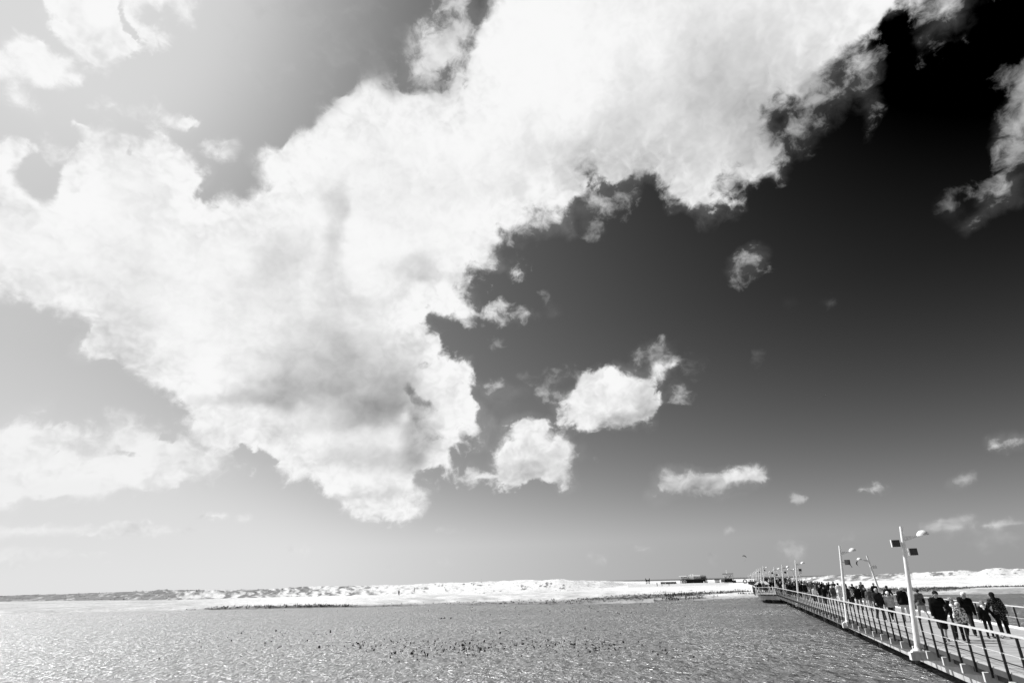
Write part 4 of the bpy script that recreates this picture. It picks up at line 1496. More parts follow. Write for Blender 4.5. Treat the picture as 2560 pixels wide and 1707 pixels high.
# ------------------------------------------------------------------ kites and birds
def kite(x, y, dist, span, rot, label, thick=0.16):
    c = at_dist(x, y, dist)
    az = math.atan2(c[0], c[1])
    o = empty('kite', c, -az)
    tag(o, label, 'kite')
    mb = MB()
    n = 12
    A = np.linspace(math.radians(-70), math.radians(75), n + 1) + math.radians(rot)
    pts = []
    for i, a in enumerate(A):
        r = span * 0.5
        tt = 1 - abs(i - n / 2) / (n / 2)
        wdt = span * thick * (0.35 + 0.65 * math.sqrt(max(tt, 0.0)))
        for rr, yy in ((r, -0.02), (r, 0.02 * span), (r - wdt, 0.30 * span), (r - wdt, 0.28 * span)):
            pts.append((rr * math.sin(a), yy, rr * math.cos(a)))
    fs = []
    for i in range(n):
        for k in range(4):
            fs.append((i * 4 + k, i * 4 + (k + 1) % 4, (i + 1) * 4 + (k + 1) % 4, (i + 1) * 4 + k))
    fs += [(0, 1, 2, 3), (n * 4 + 3, n * 4 + 2, n * 4 + 1, n * 4)]
    mb.add(pts, fs)
    mb.build('canopy', grey(0.02, 0.6), o)
    mb = MB()
    for i in (1, n - 1):
        a = A[i]
        mb.tube((span * 0.45 * math.sin(a), 0.1, span * 0.45 * math.cos(a)), (0, 0, -span * 0.9), 0.012, n=4)
    mb.build('lines', grey(0.2, 0.6), o)


kite(1860.5, 1393, 300, 1.9, 20, 'small dark crescent kite high left of the pier lamps', 0.22)
kite(2146.5, 1407.5, 260, 1.7, -80, 'small dark curved kite between two lamps and a striped banner', 0.26)


def bird(x, y, dist, span, roll, v, label, rz=0.0):
    c = at_dist(x, y, dist)
    az = math.atan2(c[0], c[1])
    o = empty('seagull', c, -az + rz)
    o.rotation_euler = (0, roll, -az + rz)
    tag(o, label, 'bird', 'gulls in the sky')
    mb = MB()
    mb.lathe([(0.0, -0.28), (0.05, -0.2), (0.075, 0.0), (0.05, 0.16), (0.045, 0.22), (0.0, 0.30)], 8, M=Matrix.Scale(span, 4) @ Matrix.Rotation(PI / 2, 4, 'X'))
    mt_ = grey(v, 0.7)
    ob = mb.build('body', mt_, o, smooth=True)
    for sg in (-1, 1):
        m2 = MB()
        a = [(0.03, -0.07, 0.02), (0.03, 0.09, 0.02), (0.26, 0.10, 0.12), (0.26, -0.02, 0.12), (0.5, -0.06, 0.05), (0.5, -0.09, 0.05)]
        up_ = [(sg * x_ * span, y_ * span, z_ * span + 0.008) for x_, y_, z_ in a]
        lo_ = [(q[0], q[1], q[2] - 0.016) for q in up_]
        m2.add(up_ + lo_, [(0, 1, 2, 3), (3, 2, 4, 5), (9, 8, 7, 6), (11, 10, 8, 9), (0, 6, 7, 1), (1, 7, 8, 2), (2, 8, 10, 4), (4, 10, 11, 5), (5, 11, 9, 3), (3, 9, 6, 0)])
        m2.build('wing', mt_, o)


bird(2064, 989, 150, 1.15, math.radians(-35), 0.02, 'dark gull gliding alone in the black sky above the pier', 0.4)
bird(842, 1451, 170, 0.55, 0.2, 0.85, 'tiny white gull low over the dark dunes')
bird(1204, 1447, 170, 0.4, -0.2, 0.2, 'tiny dark gull low over the white dunes')

# ------------------------------------------------------------------ people: bodies grown as one smooth surface each
def surface(fn, lo, hi, h):
    """naive surface nets over a signed field"""
    n = [int(math.ceil((hi[i] - lo[i]) / h)) + 1 for i in range(3)]
    ax = [lo[i] + h * np.arange(n[i]) for i in range(3)]
    F = fn(ax, h)
    ins = F < 0
    c = np.zeros([k - 1 for k in n], np.int16)
    for i in (0, 1):
        for j in (0, 1):
            for k in (0, 1):
                c += ins[i:n[0] - 1 + i, j:n[1] - 1 + j, k:n[2] - 1 + k]
    cells = (c > 0) & (c < 8)
    idx = -np.ones(cells.shape, np.int64)
    ci = np.argwhere(cells)
    idx[cells] = np.arange(len(ci))
    acc = np.zeros((len(ci), 3))
    cnt = np.zeros(len(ci))
    for a in range(3):
        b, d = (a + 1) % 3, (a + 2) % 3
        for u in (0, 1):
            for v in (0, 1):
                o0 = np.zeros(3, int)
                o0[b], o0[d] = u, v
                o1 = o0.copy()
                o1[a] = 1
                p0, p1 = ci + o0, ci + o1
                f0, f1 = F[tuple(p0.T)], F[tuple(p1.T)]
                m = (f0 < 0) != (f1 < 0)
                t = np.where(m, f0 / np.where(m, f0 - f1, 1), 0)
                pos = p0.astype(float)
                pos[:, a] += t
                acc += pos * m[:, None]
                cnt += m
    V = acc / np.maximum(cnt, 1)[:, None] * h + np.array(lo)
    faces = []
    for a in range(3):
        b, d = (a + 1) % 3, (a + 2) % 3
        s0 = [slice(None)] * 3
        s1 = [slice(None)] * 3
        s0[a], s1[a] = slice(0, -1), slice(1, None)
        A, B = ins[tuple(s0)], ins[tuple(s1)]
        e = np.argwhere(A != B)
        e = e[(e[:, b] > 0) & (e[:, d] > 0) & (e[:, b] < n[b] - 1) & (e[:, d] < n[d] - 1)]
        if not len(e):
            continue
        fl = A[tuple(e.T)]

        def g(db, dd):
            q = e.copy()
            q[:, b] -= db
            q[:, d] -= dd
            return idx[tuple(q.T)]
        quad = np.stack([g(0, 0), g(1, 0), g(1, 1), g(0, 1)], -1)
        quad[~fl] = quad[~fl][:, ::-1]
        faces.append(quad)
    Fc = np.concatenate(faces) if faces else np.zeros((0, 4), int)
    Fc = Fc[(Fc >= 0).all(1)]
    return V, Fc


def cones_field(prims, k=0.03, cuts=()):
    """prims: (a, b, ra, rb[, k]) rounded cones, smoothly joined; cuts: (point, normal) half spaces removed"""
    def fn(ax, h):
        X, Y, Z = np.meshgrid(*ax, indexing='ij')
        F = np.full(X.shape, 9.0)
        for pr in prims:
            a, b, ra, rb = pr[:4]
            kk = pr[4] if len(pr) > 4 else k
            a, b = np.array(a, float), np.array(b, float)
            r = max(ra, rb) + kk * 1.2 + 2 * h
            sl = []
            for i in range(3):
                l_, h_ = min(a[i], b[i]) - r, max(a[i], b[i]) + r
                i0 = int(np.clip(math.floor((l_ - ax[i][0]) / h), 0, len(ax[i])))
                i1 = int(np.clip(math.ceil((h_ - ax[i][0]) / h) + 1, 0, len(ax[i])))
                sl.append(slice(i0, i1))
            sl = tuple(sl)
            x, y, z = X[sl], Y[sl], Z[sl]
            if not x.size:
                continue
            e = b - a
            L2 = e @ e + 1e-12
            t = np.clip(((x - a[0]) * e[0] + (y - a[1]) * e[1] + (z - a[2]) * e[2]) / L2, 0, 1)
            d = np.sqrt((x - a[0] - t * e[0]) ** 2 + (y - a[1] - t * e[1]) ** 2 + (z - a[2] - t * e[2]) ** 2) - (ra + (rb - ra) * t)
            f = F[sl]
            hh = np.clip(0.5 + 0.5 * (f - d) / kk, 0, 1)
            F[sl] = np.where(np.abs(f - d) < kk, f * (1 - hh) + d * hh - kk * hh * (1 - hh), np.minimum(f, d))
        for pt, nr in cuts:
            F = np.maximum(F, (X - pt[0]) * nr[0] + (Y - pt[1]) * nr[1] + (Z - pt[2]) * nr[2])
        return F
    P = np.array([np.array(q[i]) for q in prims for i in (0, 1)], float)
    R = max(max(q[2], q[3]) for q in prims) + 0.05
    return fn, P.min(0) - R, P.max(0) + R


def V3(*a):
    return np.array(a, float)


def rx(v, a):       # turn about the x axis; a > 0 swings a hanging limb forward (+y)
    c, s = math.cos(a), math.sin(a)
    return V3(v[0], v[1] * c - v[2] * s, v[1] * s + v[2] * c)


def ry(v, a):
    c, s = math.cos(a), math.sin(a)
    return V3(v[0] * c + v[2] * s, v[1], -v[0] * s + v[2] * c)


R_ = math.radians


def skeleton(po):
    """joints of a 1.75 m figure facing +y; po: pose in degrees"""
    J = {}
    child = po.get('child', False)
    leg = 0.42 if not child else 0.39
    th, sh = 0.43, 0.42
    hip = V3(0, 0, 0)
    lean, side, tw = R_(po.get('lean', 3)), R_(po.get('side', 0)), 0
    for nm, sx in (('r', 1), ('l', -1)):
        sw, kn, ab = po.get('leg_' + nm, (0, 0, 2))
        h0 = hip + V3(0.09 * sx, 0, -0.02)
        d1 = ry(rx(V3(0, 0, -1), R_(sw)), -R_(ab) * sx)
        k0 = h0 + d1 * th
        d2 = ry(rx(V3(0, 0, -1), R_(sw - kn)), -R_(ab) * sx * 0.5)
        a0 = k0 + d2 * sh
        J['hip_' + nm], J['knee_' + nm], J['ankle_' + nm] = h0, k0, a0
        ft = rx(V3(0, 1, 0), R_(min(sw - kn, 0) * 0.75))
        J['toe_' + nm] = a0 + ft * 0.16 + V3(0.015 * sx, 0, -0.055)
        J['heel_' + nm] = a0 - ft * 0.05 + V3(0, 0, -0.045)

    def T(v):
        return ry(rx(v, -lean), side)
    J['waist'] = T(V3(0, 0, 0.18))
    J['chest'] = T(V3(0, 0.0, 0.38))
    J['shl'] = T(V3(0, -0.01, 0.50))
    J['neck'] = T(V3(0, 0.0, 0.55))
    hp, hs = R_(po.get('head', 5)) + lean * 0.6, R_(po.get('head_side', 0))
    J['hd'] = lambda v: J['neck'] + ry(rx(v, -hp), hs + side * 0.5)
    for nm, sx in (('r', 1), ('l', -1)):
        sw, ab, el = po.get('arm_' + nm, (0, 8, 12))
        s0 = T(V3(0.168 * sx, -0.01, 0.475))
        d1 = ry(rx(V3(0, 0, -1), R_(sw)), -R_(ab) * sx)
        e0 = s0 + d1 * 0.29
        # elbow bends forward, and inwards for a raised hand
        inn = R_(po.get('in_' + nm, 0))
        d2 = ry(rx(V3(0, 0, -1), R_(sw + el)), -R_(ab) * sx * 0.6 + inn * sx)
        w0 = e0 + d2 * 0.26
        J['sho_' + nm], J['elb_' + nm], J['wri_' + nm], J['dir_' + nm] = s0, e0, w0, d2
    lowest = min(min(J['toe_' + n_][2], J['heel_' + n_][2]) for n_ in 'rl') - 0.035
    for k_, v in list(J.items()):
        if k_ not in ('hd', 'dir_r', 'dir_l'):
            J[k_] = v - V3(0, 0, lowest)
    nk = J['neck']
    J['hd'] = lambda v: nk + ry(rx(v, -hp), hs + side * 0.5)
    return J


def fingers(J, nm, sx, curl=35):
    out = []
    w0, d = J['wri_' + nm], J['dir_' + nm]
    side = V3(0, 1, 0) - d * d[1]
    side = side / (np.linalg.norm(side) + 1e-9)         # thumb side: forward
    palmn = np.cross(d, side) * sx                        # towards the body
    palm = w0 + d * 0.085
    out.append((w0 + d * 0.01, palm, 0.030, 0.034, 0.02))
    out.append((palm - side * 0.028, palm + side * 0.026, 0.019, 0.019, 0.02))
    for i, L in enumerate((0.068, 0.078, 0.072, 0.055)):
        base = palm + side * (0.028 - 0.019 * i) + d * 0.008
        c1 = R_(curl * 0.5 + 4 * i)
        d1 = d * math.cos(c1) + palmn * -math.sin(c1) * 1.0
        m = base + d1 * L * 0.5
        c2 = R_(curl * 1.6 + 5 * i)
        d2 = d * math.cos(c2) + palmn * -math.sin(c2)
        out.append((base, m, 0.0105, 0.0095, 0.006))
        out.append((m, m + d2 * L * 0.5, 0.0095, 0.008, 0.006))
    tb = w0 + d * 0.035 + side * 0.026
    t1 = tb + (d * 0.6 + side * 0.75 - palmn * 0.25) * 0.035
    out.append((tb, t1, 0.014, 0.011, 0.010))
    out.append((t1, t1 + (d * 0.9 + side * 0.2 - palmn * 0.3) * 0.028, 0.011, 0.009, 0.008))
    return out


def person_prims(J, po, detail=True):
    hs = po.get('head_scale', 1.0)
    hd = lambda x, y, z: J['hd'](V3(x, y, z) * hs)
    fat = po.get('fat', 1.0)
    P = {}
    torso = []
    w, c, s = J['waist'], J['chest'], J['shl']
    xs = (J['sho_r'] - J['sho_l'])
    xs = xs / np.linalg.norm(xs)
    pel = (J['hip_r'] + J['hip_l']) / 2 + V3(0, 0, 0.03)
    torso.append((pel - xs * 0.07, pel + xs * 0.07, 0.105 * fat, 0.105 * fat, 0.05))
    torso.append((w - xs * 0.055, w + xs * 0.055, 0.098 * fat, 0.098 * fat, 0.06))
    torso.append((c - xs * 0.085, c + xs * 0.085, 0.105 * fat, 0.105 * fat, 0.06))
    torso.append((J['sho_l'] + xs * 0.04, J['sho_r'] - xs * 0.04, 0.066, 0.066, 0.05))
    arms = []
    for nm in 'rl':
        arms.append((J['sho_' + nm], J['elb_' + nm], 0.055, 0.042, 0.035))
        arms.append((J['elb_' + nm], J['wri_' + nm], 0.041, 0.027, 0.02))
    legs = []
    for nm in 'rl':
        legs.append((J['hip_' + nm], J['knee_' + nm], 0.086 * fat, 0.054, 0.04))
        legs.append((J['knee_' + nm], J['ankle_' + nm], 0.052, 0.034, 0.02))
        mid = J['knee_' + nm] * 0.65 + J['ankle_' + nm] * 0.35 + V3(0, -0.014, 0)
        legs.append((mid, mid - V3(0, 0, 0.01), 0.050, 0.046, 0.03))
    feet = []
    for nm in 'rl':
        feet.append((J['heel_' + nm], J['toe_' + nm], 0.036, 0.031, 0.02))
        feet.append((J['ankle_' + nm], J['heel_' + nm], 0.036, 0.036, 0.02))
    head = [(J['neck'] - V3(0, 0, 0.05), hd(0, 0.01, 0.06), 0.056, 0.052, 0.03),
            (hd(0, -0.012, 0.150), hd(0, 0.022, 0.148), 0.088 * hs, 0.080 * hs, 0.03),
            (hd(0, 0.045, 0.085), hd(0, 0.060, 0.050), 0.052 * hs, 0.036 * hs, 0.04)]
    if detail:
        head += [(hd(0, 0.098, 0.135), hd(0, 0.116, 0.105), 0.010, 0.014, 0.012),
                 (hd(0.083, 0.0, 0.135), hd(0.086, -0.006, 0.108), 0.016, 0.012, 0.01),
                 (hd(-0.083, 0.0, 0.135), hd(-0.086, -0.006, 0.108), 0.016, 0.012, 0.01),
                 (hd(-0.032, 0.090, 0.156), hd(0.032, 0.090, 0.156), 0.010, 0.010, 0.014),
                 (hd(-0.018, 0.094, 0.074), hd(0.018, 0.094, 0.074), 0.008, 0.008, 0.01),
                 (hd(-0.018, 0.092, 0.060), hd(0.018, 0.092, 0.060), 0.007, 0.007, 0.01)]
    hands = []
    for nm, sx in (('r', 1), ('l', -1)):
        if detail:
            hands += fingers(J, nm, sx)
        else:
            hands.append((J['wri_' + nm], J['wri_' + nm] + J['dir_' + nm] * 0.10, 0.030, 0.024, 0.02))
    P['body'] = torso + arms + legs + feet + head + hands
    # jacket: torso and sleeves, inflated, with a hem
    inf = po.get('bulk', 0.022)
    hem = po.get('hem', 0.12)           # how far the coat hangs below the hips
    top = [(a, b, ra + inf, rb + inf, k) for a, b, ra, rb, k in torso[1:]]
    low = pel - V3(0, 0, hem)
    top.append((pel - xs * 0.075, pel + xs * 0.075, 0.118 * fat + inf, 0.118 * fat + inf, 0.06))
    if hem > 0.05:
        top.append((low - xs * 0.085, low + xs * 0.085, 0.100 * fat + inf, 0.100 * fat + inf, 0.08))
    slv = po.get('sleeve', 1.0)
    for nm in 'rl':
        top.append((J['sho_' + nm], J['elb_' + nm], 0.058 + inf, 0.045 + inf * 0.9, 0.035))
        if slv > 0.5:
            e, w_ = J['elb_' + nm], J['wri_' + nm]
            top.append((e, e + (w_ - e) * 0.90, 0.045 + inf * 0.9, 0.036 + inf * 0.6, 0.02))
    if po.get('collar', True):
        top.append((J['neck'] - V3(0, 0, 0.06), J['neck'] + V3(0, 0.0, -0.005), 0.075 + inf * 0.6, 0.068 + inf * 0.4, 0.03))
    if po.get('hood', False):
        top.append((J['neck'] + V3(0, -0.07, -0.03), J['neck'] + V3(0, -0.10, 0.01), 0.08, 0.07, 0.04))
    P['jacket'] = (top, [(low - V3(0, 0, 0.035), V3(0, 0, -1))] if hem > 0.05 else [(pel - V3(0, 0, 0.09), V3(0, 0, -1))])
    # trousers or shorts
    ti = po.get('trouser', 0.016)
    tr = [(pel - xs * 0.07, pel + xs * 0.07, 0.108 * fat + ti, 0.108 * fat + ti, 0.05)]
    for nm in 'rl':
        h0, k0, a0 = J['hip_' + nm], J['knee_' + nm], J['ankle_' + nm]
        if po.get('shorts'):
            tr.append((h0, h0 + (k0 - h0) * 1.05, 0.092 * fat + ti, 0.075 + ti, 0.04))
        else:
            tr.append((h0, k0, 0.088 * fat + ti, 0.062 + ti, 0.04))
            tr.append((k0, a0 + V3(0, 0, 0.01), 0.062 + ti, 0.050 + ti, 0.02))
    P['trousers'] = (tr, [])
    # shoes
    so = []
    for nm in 'rl':
        so.append((J['heel_' + nm] + V3(0, 0, -0.004), J['toe_' + nm] + V3(0, 0, -0.002), 0.044, 0.039, 0.02))
        so.append((J['ankle_' + nm] - V3(0, 0, 0.005), J['heel_' + nm], 0.045, 0.045, 0.02))
    P['shoe'] = so
    # hair
    st = po.get('hair', 'short')
    kind = st
    hr = [(hd(0, -0.022, 0.158), hd(0, 0.008, 0.162), 0.100 * hs, 0.088 * hs, 0.03)]
    cuts = [(hd(0, 0.070, 0.150), J['hd'](V3(0, 1, -0.15)) - J['hd'](V3(0, 0, 0)))]
    if kind == 'long':
        hr += [(hd(0, -0.05, 0.14), hd(0, -0.075, -0.02), 0.085 * hs, 0.075 * hs, 0.04)]
        cuts = [(hd(0, 0.060, 0.150), J['hd'](V3(0, 1, -0.1)) - J['hd'](V3(0, 0, 0)))]
    elif kind == 'curly':
        for i in range(9):
            a = i * 0.7
            hr.append((hd(0.07 * math.cos(a), -0.03 + 0.06 * math.sin(a), 0.17), hd(0.08 * math.cos(a), -0.03 + 0.06 * math.sin(a), 0.20 - 0.07 * (i % 2)), 0.045, 0.04, 0.02))
    elif kind == 'short':
        cuts.append((hd(0, 0, 0.085), J['hd'](V3(0, 0.55, -1)) - J['hd'](V3(0, 0, 0))))
    elif kind == 'cap':
        hr = [(hd(0, -0.012, 0.172), hd(0, 0.016, 0.174), 0.100 * hs, 0.092 * hs, 0.03)]
        cuts = [(hd(0, 0, 0.150), J['hd'](V3(0, 0.1, -1)) - J['hd'](V3(0, 0, 0)))]
        hr.append((hd(-0.045, 0.095, 0.160), hd(0.045, 0.095, 0.160), 0.026, 0.026, 0.02))
        hr.append((hd(-0.035, 0.13, 0.152), hd(0.035, 0.13, 0.152), 0.022, 0.022, 0.02))
    cuts = [(p_, n_ / np.linalg.norm(n_)) for p_, n_ in cuts]
    P['hair'] = (hr, cuts)
    if po.get('scarf'):
        P['scarf'] = ([(J['neck'] + V3(-0.03, 0.02, -0.02), J['neck'] + V3(0.03, 0.03, -0.01), 0.095, 0.095, 0.04),
                       (J['neck'] + V3(0, 0.09, -0.03), J['neck'] + V3(0.01, 0.12, -0.13), 0.05, 0.035, 0.03)], [])
    if po.get('backpack'):
        c_ = J['chest']
        P['backpack'] = ([(c_ + V3(-0.06, -0.19, 0.06), c_ + V3(0.06, -0.19, 0.06), 0.085, 0.085, 0.04),
                          (c_ + V3(-0.08, -0.20, -0.14), c_ + V3(0.08, -0.20, -0.14), 0.10, 0.10, 0.05)], [])
    if po.get('bag'):
        c_ = J['waist'] + xs * 0.17 * po['bag']
        P['bag'] = ([(c_ + V3(0, -0.09, 0.0), c_ + V3(0, 0.09, 0.0), 0.085, 0.085, 0.03), (c_ + V3(0, -0.09, -0.1), c_ + V3(0, 0.09, -0.1), 0.09, 0.09, 0.03)], [])
    return P


def cloth_mat(v, kind='plain'):
    key = ('cloth', round(v, 3), kind)
    if key in MATS:
        return MATS[key]
    mt, t, b = new_mat('cloth_%s' % kind)
    co = t.n('ShaderNodeTexCoord').outputs['Object']
    f = t.mr(t.noise(co, 9, 4, 0.6), 0.3, 0.7, v * 0.8, v * 1.2)
    if kind == 'speckled':
        vo = t.n('ShaderNodeTexVoronoi', feature='F1')
        t.put(vo.inputs['Vector'], co)
        vo.inputs['Scale'].default_value = 36
        f = t.mr(vo.outputs['Distance'], 0.20, 0.32, 0.45, 0.008)
    elif kind == 'plaid':
        w1 = t.n('ShaderNodeTexNoise')
        t.put(w1.inputs['Vector'], t.mapping(co, scale=(1.4, 1.4, 1.0)))
        w1.inputs['Scale'].default_value = 12
        w1.inputs['Detail'].default_value = 1
        f = t.mr(w1.outputs[0], 0.40, 0.56, 0.04, 0.85, smooth=True)
    elif kind == 'mottled':
        f = t.mr(t.noise(co, 12, 3, 0.6), 0.35, 0.65, v * 0.7, v * 1.35, smooth=True)
    t.put(b.inputs['Base Color'], to_col(t, f))
    b.inputs['Roughness'].default_value = 0.92
    b.inputs['Specular IOR Level'].default_value = 0.15
    bp = t.n('ShaderNodeBump')
    bp.inputs['Strength'].default_value = 0.6
    bp.inputs['Distance'].default_value = 0.02
    t.put(bp.inputs['Height'], t.noise(t.mapping(co, scale=(1, 1, 0.6)), 11, 3, 0.5))
    t.put(b.inputs['Normal'], bp.outputs[0])
    MATS[key] = mt
    return mt


def skin(v=0.42):
    return grey(v, 0.55, var=0.06, vscale=8)


def grow(prims, h, k=0.03):
    pr, cuts = prims if isinstance(prims, tuple) else (prims, [])
    fn, lo, hi = cones_field(pr, k, cuts)
    return surface(fn, lo, hi, h)


def make_person(po, cl, label, group=None, loc=(0, 0, 0), rz=0.0, scale=1.0, h=0.013, name='person'):
    """cl: clothing tones {'jacket': (v, kind), 'trousers':..., 'shoe':..., 'hair':..., ...}"""
    J = skeleton(po)
    P = person_prims(J, po)
    V, F = grow(P['body'], h)
    root = mesh_obj(name, V, F, skin(cl.get('skin', 0.36)), None, smooth=True, loc=loc, rz=rz)
    root.scale = (scale, scale, scale)
    tag(root, label, 'person', group)
    for part, hh in (('jacket', 1.4), ('trousers', 1.4), ('hair', 1.0), ('scarf', 1.2), ('backpack', 1.6), ('bag', 1.5)):
        if part not in P or (part == 'hair' and po.get('hair') == 'bald'):
            continue
        V, F = grow(P[part], h * hh)
        v, kind = cl.get(part, (0.05, 'plain'))
        nm = {'hair': 'cap' if po.get('hair') == 'cap' else 'hair'}.get(part, part)
        if part == 'trousers' and po.get('shorts'):
            nm = 'shorts'
        mesh_obj(nm, V, F, cloth_mat(v, kind), root, smooth=True)
    hsc = po.get('head_scale', 1.0)
    for sx_ in (-1, 1):
        m = MB()
        c0 = J['hd'](V3(0.031 * sx_, 0.093, 0.137) * hsc)
        m.lathe([(0.0, 0.009), (0.010, 0.006), (0.014, 0.0), (0.010, -0.006), (0.0, -0.009)], 8, M=Matrix.Translation(Vector(c0)))
        m.build('eye', grey(0.02, 0.3), root, smooth=True)
    so = P['shoe']
    for i in (0, 2):
        V, F = grow(so[i:i + 2], h * 1.1)
        mesh_obj('shoe', V, F, cloth_mat(cl.get('shoe', (0.03, 'plain'))[0]), root, smooth=True)
    return root


WALK_A = {'leg_r': (24, 6, 2), 'leg_l': (-16, 18, 2), 'arm_r': (-18, 10, 18), 'arm_l': (20, 8, 25)}
WALK_B = {'leg_l': (24, 6, 2), 'leg_r': (-16, 20, 2), 'arm_l': (-18, 9, 14), 'arm_r': (20, 9, 24)}
STAND = {'leg_l': (3, 2, 3), 'leg_r': (-4, 4, 3), 'arm_l': (2, 8, 14), 'arm_r': (4, 9, 18)}
TOWARDS, AWAY = 198.0, 18.0


def put(po, cl, label, foot, ytop, heading, name='person', hmax=1.9, hmin=0.8, h=0.013, group='people walking on the pier'):
    q = at(foot[0], foot[1], DECK)
    H = min(max(top_height(q, ytop), hmin), hmax)
    # natural height of the posed figure
    J = skeleton(po)
    hs = po.get('head_scale', 1.0)
    nat = J['hd'](V3(0, 0, 0.245) * hs)[2]
    return make_person(po, cl, label, group, loc=(q[0], q[1], DECK + 0.002), rz=-R_(heading), scale=H / nat, h=h)


dark, blk = (0.02, 'plain'), (0.008, 'plain')
put({**WALK_A, 'lean': 4, 'head': 22, 'head_side': -4, 'arm_r': (4, 10, 10), 'arm_l': (30, 14, 128), 'in_l': 32, 'shorts': True, 'hem': 0.16, 'bulk': 0.026, 'hair': 'short', 'hood': True},
    {'jacket': blk, 'trousers': (0.012, 'plain'), 'hair': (0.012, 'plain'), 'shoe': (0.1, 'plain')},
    'man in black jacket and knee shorts walking with bowed head, one hand at his face', (2367, 1604), 1477.5, 200, h=0.011)
put({**WALK_B, 'lean': 34, 'side': -8, 'head': 8, 'arm_r': (40, 6, 10), 'arm_l': (4, 10, 14), 'hem': 0.16, 'bulk': 0.026, 'fat': 1.1, 'hair': 'short'},
    {'jacket': blk, 'trousers': dark, 'hair': (0.75, 'plain'), 'shoe': dark},
    'white haired man in black coat stooping over the child in the patterned jacket', (2431, 1589), 1480, 214, h=0.012)
put({**STAND, 'child': True, 'head_scale': 1.15, 'arm_r': (20, 34, 12), 'arm_l': (6, 10, 10), 'hair': 'short', 'scarf': True, 'hem': 0.05, 'bulk': 0.03, 'lean': 6},
    {'jacket': blk, 'trousers': dark, 'hair': (0.13, 'plain'), 'scarf': (0.85, 'plain')},
    'brown haired child with white scarf half hidden behind the child in the patterned jacket', (2403, 1598), 1497, 205, h=0.012)
put({**WALK_B, 'child': True, 'head_scale': 1.15, 'leg_l': (8, 40, 2), 'leg_r': (4, 2, 2), 'arm_r': (4, 16, 8), 'arm_l': (2, 14, 10), 'hair': 'short', 'hem': 0.12, 'bulk': 0.035, 'hood': True},
    {'jacket': (0.5, 'plaid'), 'trousers': blk, 'hair': (0.6, 'plain'), 'shoe': blk},
    'child in light patterned jacket and dark trousers walking in front of the stooping man', (2417, 1601), 1504.5, 200, h=0.011)
put({**STAND, 'child': True, 'head_scale': 1.12, 'leg_r': (6, 2, 4), 'leg_l': (-4, 4, 4), 'arm_r': (0, 12, 8), 'arm_l': (2, 30, 4), 'hair': 'short', 'scarf': True, 'hem': 0.12, 'bulk': 0.028, 'trouser': 0.004},
    {'jacket': blk, 'trousers': dark, 'hair': (0.22, 'plain'), 'scarf': (0.9, 'plain')},
    'child in black jumper with white collar holding hands with the speckled coat', (2479, 1594.5), 1501, 200, h=0.011)
put({**WALK_A, 'lean': 5, 'side': -7, 'arm_l': (-2, 26, 8), 'arm_r': (4, 24, 6), 'leg_r': (12, 6, 6), 'leg_l': (-10, 12, 5), 'hair': 'long', 'hem': 0.26, 'bulk': 0.026},
    {'jacket': (0.3, 'speckled'), 'trousers': blk, 'hair': (0.012, 'plain'), 'shoe': (0.35, 'plain')},
    'woman in long dark speckled coat and dark trousers, rightmost on the pier', (2517, 1595), 1480, 22, h=0.011)
put({**WALK_B, 'lean': 4, 'arm_r': (6, 14, 40), 'arm_l': (4, 12, 30), 'hair': 'short', 'bag': 1, 'hem': 0.08, 'bulk': 0.022},
    {'jacket': (0.13, 'mottled'), 'trousers': (0.42, 'plain'), 'hair': (0.05, 'plain'), 'bag': blk},
    'person in grey jacket and pale trousers with a dark bag, right of the nearest lamp', (2312, 1551), 1472, 10)
put({**STAND, 'leg_l': (8, 4, 4), 'leg_r': (-8, 8, 4), 'lean': 3, 'hair': 'curly', 'hem': 0.10, 'bulk': 0.026, 'fat': 1.1},
    {'jacket': blk, 'trousers': (0.62, 'plain'), 'hair': (0.8, 'plain'), 'shoe': (0.3, 'plain')},
    'broad person in black jacket and white trousers just left of the nearest lamp', (2271, 1553), 1466.5, 15)
put({**STAND, 'arm_r': (10, 28, 50), 'arm_l': (10, 24, 40), 'hair': 'short', 'hem': 0.04, 'bulk': 0.018, 'sleeve': 0.3},
    {'jacket': dark, 'trousers': (0.2, 'plain'), 'hair': (0.02, 'plain')},
    'dark haired man in dark short sleeved shirt behind the white cap', (2231, 1531), 1463.5, 12)
put({**WALK_A, 'child': False, 'lean': 5, 'side': 2, 'head': 16, 'hair': 'cap', 'hem': 0.10, 'bulk': 0.03, 'leg_r': (28, 10, 2), 'arm_l': (-14, 14, 20), 'head_scale': 1.05, 'trouser': 0.006},
    {'jacket': (0.52, 'plain'), 'trousers': dark, 'hair': (0.9, 'plain'), 'shoe': (0.5, 'plain')},
    'girl in white cap and light grey sweatshirt stepping along the left railing', (2234, 1553), 1478.5, 190)
put({**WALK_B, 'lean': 6, 'hair': 'short', 'hem': 0.14, 'bulk': 0.032, 'fat': 1.15, 'head': 14, 'arm_l': (4, 12, 20)},
    {'jacket': (0.02, 'mottled'), 'trousers': (0.10, 'plain'), 'hair': (0.45, 'plain'), 'shoe': (0.3, 'plain')},
    'stout grey haired man in dark jacket beside the girl in the white cap', (2206, 1553), 1470.5, 192)
put({**WALK_A, 'lean': 5, 'hair': 'long', 'hem': 0.16, 'bulk': 0.03, 'bag': -1},
    {'jacket': (0.12, 'mottled'), 'trousers': (0.35, 'plain'), 'hair': (0.3, 'plain'), 'bag': dark},
    'grey haired person in dull mottled jacket behind the stout man in the dark jacket', (2181, 1527), 1470, 200)
put({**STAND, 'leg_l': (10, 4, 2), 'hair': 'short', 'hem': 0.06, 'bulk': 0.026},
    {'jacket': blk, 'trousers': (0.6, 'plain'), 'hair': (0.015, 'plain')},
    'man in black sweater and white trousers between two lamps', (2171, 1524), 1466.5, 195)
